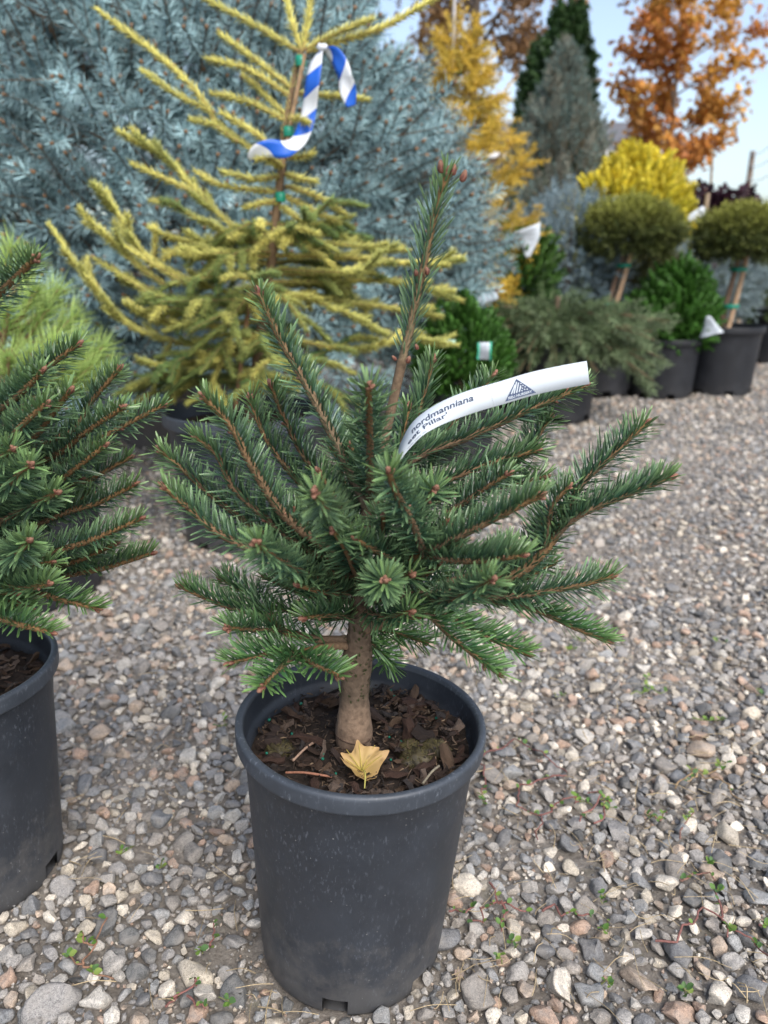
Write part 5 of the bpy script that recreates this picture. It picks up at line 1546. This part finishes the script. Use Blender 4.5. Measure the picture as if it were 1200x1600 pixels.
def far_built():
    rng = np.random.default_rng(220)
    # house roof that shows above the golden spruce
    Y = 23.0; O = np.array([at(815, 150, Y)[0], Y, 0])
    r = thing('house', 'grey-roofed house with white eaves far behind the spruces', 'house', O)
    W, Dp, H = 9.0, 7.0, 3.6
    m = MB(); box(m, (0, Dp/2, H/2), (W, Dp, H), col=(.42, .41, .39)); m.build('wall', M['plain'], r, smooth=False)
    m = MB(); rise = 1.3; ov = .4
    V = np.array([[-W/2-ov, -ov, H], [W/2+ov, -ov, H], [W/2+ov, Dp+ov, H], [-W/2-ov, Dp+ov, H], [-W/2-ov, Dp/2, H+rise], [W/2+ov, Dp/2, H+rise]])
    m.add(V, quads=[[0, 1, 5, 4], [2, 3, 4, 5], [3, 2, 1, 0]], tris=[[0, 4, 3], [1, 2, 5]], col=(.13, .125, .13)); m.build('roof', M['plain'], r, smooth=False)
    m = MB(); box(m, (0, -ov-.03, H-.08), (W+2*ov, .05, .18), col=(.7, .7, .7)); m.build('eaves_board', M['plain'], r, smooth=False)
    for x in (-3, 0, 3):
        m = MB(); box(m, (x, -.02, 1.8), (1.1, .06, 1.2), col=(.7, .7, .7)); w = m.build('window', M['plain'], r, smooth=False)
        g = MB(); box(g, (x, -.055, 1.8), (.95, .02, 1.05), col=(.06, .07, .08)); g.build('pane', M['tie'], w, smooth=False)
    # utility poles and wires beyond the far row
    heads = []
    for i, (px, py, Y, lab) in enumerate(((1176, 236, 34.0, 'wooden utility pole standing against the bright sky beyond the far row'), (1183, 306, 55.0, 'small distant utility pole just beyond the nearer pole'))):
        b = at(px, py, Y); O = np.array([b[0], Y, 0]); h = b[2]
        r = thing('utility_pole', lab, 'utility pole', O)
        simple_stem(r, [(0, 0, 0), (0, 0, h*.5), (.02, 0, h)], .16, .11, (.22, .17, .13), 'pole', 'wood')
        ins = [np.array([0, -.17, h-z]) for z in (.15, .6, 1.1, 1.8)]
        for p in ins:
            m = MB(); lathe(m, [(.03, -.06), (.05, 0), (.035, .05), (.02, .09), (.001, .1)], 8, (.3, .3, .3), cen=p); m.build('insulator', M['tie'], r)
        heads.append([p+O for p in ins])
    near = [at(1330, 30, 16.0)-np.array([0, 0, z]) for z in (.15, .6, 1.1, 1.8)]
    # next pole, out of frame, that carries the wires on
    O = np.array([near[0][0], 16.17, 0]); h = near[0][2]+.15
    r = thing('utility_pole', 'near utility pole carrying the wires past the maple', 'utility pole', O)
    simple_stem(r, [(0, 0, 0), (0, 0, h*.5), (0, 0, h)], .16, .12, (.22, .17, .13), 'pole', 'wood')
    for z in (.15, .6, 1.1, 1.8):
        m = MB(); lathe(m, [(.03, -.06), (.05, 0), (.035, .05), (.02, .09), (.001, .1)], 8, (.3, .3, .3), cen=(0, -.17, h-z)); m.build('insulator', M['tie'], r)
    for k in range(4):
        a, b = near[k], heads[0][k]
        t = np.linspace(0, 1, 24)[:, None]; p = a*(1-t)+b*t-np.array([0, 0, 1.0])*(.5*4*t*(1-t))
        m = MB(); tube(m, p-a, .012, 5, (.04, .04, .045)); o = m.build('wire', M['tie']); o.location = tuple(a)
        tag(o, 'thin dark overhead wire running between the utility poles', 'wire', 'overhead wires between the poles')
    # bamboo stake with a white tag among the purple shrub
    for (px, py0, py1, Y, lab) in ((1102, 420, 302, 6.0, 'weathered bamboo stake leaning beside the purple shrub'), (1156, 420, 318, 7.5, 'short thin stake between the purple shrub and the second standard'), (1110, 300, 235, 9.0, 'thin bare pole rising out of the purple shrub')):
        a = at(px-12 if Y < 7 else px, py0, Y); b = at(px+4, py1, Y); O = np.array([a[0], Y, 0])
        m = MB(); e = b-O; s = a-O; k = s+(s-e)*(s[2]/max(.05, (e[2]-s[2])))
        k[2] = 0
        tube(m, smooth_path([k, (k+e)/2, e], 10), np.linspace(.024, .018, 10)*(1 if Y < 7 else .8), 8, (.34, .26, .18)); 
        for q in (.3, .5, .7, .9): tube(m, np.array([k+(e-k)*q, k+(e-k)*(q+.01)]), .027*(1 if Y < 7 else .8), 8, (.28, .2, .14))
        o = m.build('stake', M['wood']); o.location = tuple(O); tag(o, lab, 'stake')

def curl_tag(name, label, pts, Y, width, col, edge=None, notch=False, text=None):
    """a bent plastic label hung on a plant"""
    P = [at(p[0], p[1], Y+(p[2] if len(p) > 2 else 0)) for p in pts]
    path = smooth_path(P, 14); O = path[0].copy(); path = path-O
    T = path_tan(path); cd = nrm(np.array([0, 0, CAM_H])-(path+O)); side = nrm(np.cross(cd, T))
    n = len(path); w = np.broadcast_to(np.interp(np.linspace(0, 1, n), np.linspace(0, 1, len(width)), width), (n,))
    ba = np.sin(np.linspace(0, 3, n))[:, None]*.35
    W = nrm(side+cd*ba)
    k = np.linspace(-.5, .5, 4)
    V = path[:, None]+W[:, None]*(k[None]*w[:, None])[..., None]
    Q = [[i*4+j, (i+1)*4+j, (i+1)*4+j+1, i*4+j+1] for i in range(n-1) for j in range(3)]
    o = MB().add(V.reshape(-1, 3), quads=Q, col=col).build(name, M['paper'])
    md = o.modifiers.new('thickness', 'SOLIDIFY'); md.thickness = .001
    o.location = tuple(O); tag(o, label, 'plant tag')
    if edge is not None:
        m = MB()
        for s in (-.5, .5): tube(m, path+W*(s*w)[:, None], .0035, 5, edge)
        m.build('edge', M['tie'], o)
    # printed lines
    m = MB(); N = np.cross(T, W); N = N*np.where(np.sum(N*cd, -1, keepdims=True) > 0, 1, -1)
    for i in range(3, n-2, 2):
        wd = w[i]*.32
        c = path[i]+N[i]*.002
        m.add(np.array([c-W[i]*wd-T[i]*.001, c+W[i]*wd-T[i]*.001, c+W[i]*wd+T[i]*.001, c-W[i]*wd+T[i]*.001]), quads=[[0, 1, 2, 3]], col=(.35, .36, .40))
    m.build('print', M['ink'], o, smooth=False)
    return o

def far_tags():
    curl_tag('plant_tag', 'triangular white plastic tag hanging on the dark dwarf cedar', [(822, 356), (826, 372), (824, 402, -.02)], 4.1, [.15, .115, .02], (.48, .53, .58))
    curl_tag('plant_tag', 'curled white tag hanging in the spreading spruce', [(727, 482), (745, 474, -.03), (760, 464), (777, 458, .02)], 3.30, [.03, .045, .035, .055, .045], (.48, .53, .58))
    curl_tag('plant_tag', 'small upright white tag with a green edge on the feathery dwarf cedar', [(757, 535), (757, 547, -.01), (756, 562)], 2.82, [.045, .045, .045], (.48, .53, .58), edge=(.05, .45, .28))
    curl_tag('plant_tag', 'small pale green tag lying in the feathery dwarf cedar', [(695, 532), (703, 534), (711, 536)], 2.85, [.02, .024, .02], (.35, .62, .50))
    curl_tag('plant_tag', 'white wedge shaped tag hanging beside the round cedar', [(1106, 494), (1109, 508), (1112, 524, -.02)], 4.40, [.02, .07, .13], (.48, .53, .58))
    curl_tag('plant_tag', 'long white tag tilted against the bamboo stake', [(1070, 350), (1085, 339), (1102, 327)], 5.9, [.07, .075, .06], (.48, .53, .58))
    curl_tag('plant_tag', 'pale tag half hidden on the yellow cypress', [(985, 316), (993, 320), (1002, 326)], 5.55, [.04, .06, .05], (.6, .66, .7))
    curl_tag('plant_tag', 'scrap of white tag showing through the tagged fir beside its trunk', [(527, 772), (534, 790, -.006), (545, 806)], MAIN_Y+.03, [.006, .013, .012], (.48, .53, .58))

far_plants()
far_trees()
far_built()
far_tags()
build_gravel()

# ------------------------------------------------------------------ weeds, straw and litter on the gravel
LEAFLET = []
for k in range(4):
    rg = np.random.default_rng(300+k)
    out = np.array([(0, 0), (.28, .25), (.36, .55), (.2, .88), (0, 1), (-.2, .88), (-.36, .55), (-.28, .25)])
    V = np.stack([out[:, 0], out[:, 1], .12*np.abs(out[:, 0])*3+rg.normal(0, .03, 8)], -1); V = np.vstack([V, [[0, .5, 0]]])
    c = np.array([(.10, .20, .04), (.16, .27, .05), (.22, .30, .07), (.08, .16, .05)])[k]
    LEAFLET.append(MB().add(V, tris=[[8, j, (j+1) % 8] for j in range(8)], col=c).mesh('leaf', M['leaf']))

def weed(label, paths, leaves, seed, col=(.23, .105, .09), r=.0014, group=None):
    rng = np.random.default_rng(seed)
    O = onground(*paths[0][0]); O = np.array([O[0], O[1], 0])
    root = thing('creeping_weed' if group is None else 'seedling', label, 'weed', O, group)
    for pth in paths:
        P = np.array([onground(*p) for p in pth])
        # kinks
        Q = [P[0]]
        for a, b in zip(P[:-1], P[1:]):
            for t in (.33, .66, 1.0):
                Q.append(a*(1-t)+b*t+np.array([rng.normal(0, .004), rng.normal(0, .005), 0]))
        Q = np.array(Q); Q[:, 2] = hfield(Q[:, 0], Q[:, 1])+.010+np.abs(rng.normal(0, .005, len(Q)))
        p = np.concatenate([Q[i]+(Q[i+1]-Q[i])*np.linspace(0, 1, 4)[:-1, None] for i in range(len(Q)-1)]+[Q[-1:]])-O
        p[:, :2] += rng.normal(0, .0007, (len(p), 2))
        m = MB(); tube(m, p, np.linspace(r, r*.65, len(p)), 6, np.array(col)*rng.uniform(.8, 1.2), rough=.05, rng=rng); m.build('stem', M['twig'], root)
        for k in range(leaves):
            i = int(rng.integers(2, len(p))); o = link('leaf', LEAFLET[int(rng.integers(0, 4))], root)
            s = rng.uniform(.004, .0105); o.scale = (s, s, s)
            o.location = tuple(p[i]+[0, 0, .001]); o.rotation_euler = (rng.uniform(.1, .8), rng.normal(0, .3), rng.uniform(0, 6.28))
    return root

weed('net of red weed stems running through the gravel beside the fir pot rim', [[(745, 1200), (800, 1165), (845, 1195), (885, 1215)], [(885, 1222), (850, 1228), (810, 1245), (808, 1275), (840, 1290), (838, 1320)], [(750, 1205), (765, 1235), (752, 1260)], [(905, 1300), (935, 1265), (945, 1262)], [(925, 1305), (950, 1270), (918, 1245)], [(840, 1290), (880, 1275), (905, 1265)]], 7, 1)
weed('forked red weed stem close to the foot of the fir pot', [[(765, 1390), (785, 1425), (815, 1435)], [(785, 1425), (760, 1435), (748, 1450)], [(783, 1428), (786, 1470)], [(700, 1438), (745, 1442)], [(845, 1440), (890, 1438), (925, 1445)]], 5, 2)
weed('long red weed stem with small leaves curving over the gravel', [[(1020, 1488), (1075, 1465), (1120, 1458), (1165, 1490), (1195, 1535)], [(1124, 1458), (1120, 1410)], [(1130, 1470), (1135, 1490)], [(1180, 1470), (1200, 1480)]], 8, 3)
weed('tan dead weed stem branching on the gravel', [[(1053, 1240), (1085, 1212), (1120, 1235), (1170, 1270)], [(1085, 1212), (1078, 1240)], [(1090, 1215), (1130, 1213)]], 4, 4, (.36, .25, .14))
weed('leafy weed sprig with round leaves on gravel between the two fir pots', [[(135, 1530), (150, 1500), (170, 1450)], [(135, 1530), (95, 1520)], [(135, 1535), (170, 1550)], [(150, 1495), (120, 1480)]], 7, 5, (.30, .17, .11))
weed('short red weed stem between large pebbles by the drain notch of the fir pot', [[(260, 1590), (295, 1570), (310, 1545)], [(295, 1572), (330, 1595)], [(330, 1500), (338, 1465)]], 5, 6)
weed('low green weed sprouting among far pebbles on the path', [[(985, 1090), (1010, 1085), (1040, 1092)], [(1010, 1085), (1012, 1060)], [(1080, 1130), (1130, 1140)]], 9, 7, (.16, .20, .07))
weed('small weed with reddish stem beside the pale boulder-like pebble', [[(1060, 1400), (1090, 1385), (1110, 1400)], [(1020, 1295), (1045, 1280)], [(1060, 1330), (1075, 1290)]], 7, 8, (.24, .13, .10))
rw = np.random.default_rng(320)
for k in range(26):
    px, py = (rw.uniform(720, 1195), rw.uniform(880, 1580)) if k < 20 else (rw.uniform(90, 370), rw.uniform(1050, 1590))
    weed('tiny green seedling rooted between the pebbles', [[(px, py), (px+rw.uniform(-14, 14), py+rw.uniform(-8, 8))]], 6, 330+k, (.18, .19, .07), .0009, 'tiny seedlings in the gravel')

def build_straw():
    rng = np.random.default_rng(340); mb = MB()
    for k in range(300):
        if k < 220: px, py = rng.uniform(690, 1200), rng.uniform(1000, 1595)
        elif k < 265: px, py = rng.uniform(80, 380), rng.uniform(950, 1595)
        else: px, py = rng.uniform(380, 720), rng.uniform(1540, 1598)
        g = onground(px, py); l = rng.uniform(.012, .05); a = rng.uniform(0, 2*PI); d = np.array([math.cos(a), math.sin(a), 0])*l/2
        z = float(hfield(g[0], g[1]))+.011
        if math.hypot(g[0]-MAIN_X, g[1]-MAIN_Y) < .125 or math.hypot(g[0]-LEFT_X, g[1]-LEFT_Y) < .125: continue
        p = smooth_path([g-d+[0, 0, z+rng.uniform(-.003, .006)], g+[rng.normal(0, .003), rng.normal(0, .003), z+rng.uniform(.001, .007)], g+d+[0, 0, z+rng.uniform(-.003, .006)]], 6)
        tube(mb, p, rng.uniform(.0003, .0007), 4, np.array([.46, .36, .22])*rng.uniform(.55, 1.2), rng=rng)
    mb.build('dry_grass', M['twig'], GROUND, kind='stuff')
build_straw()
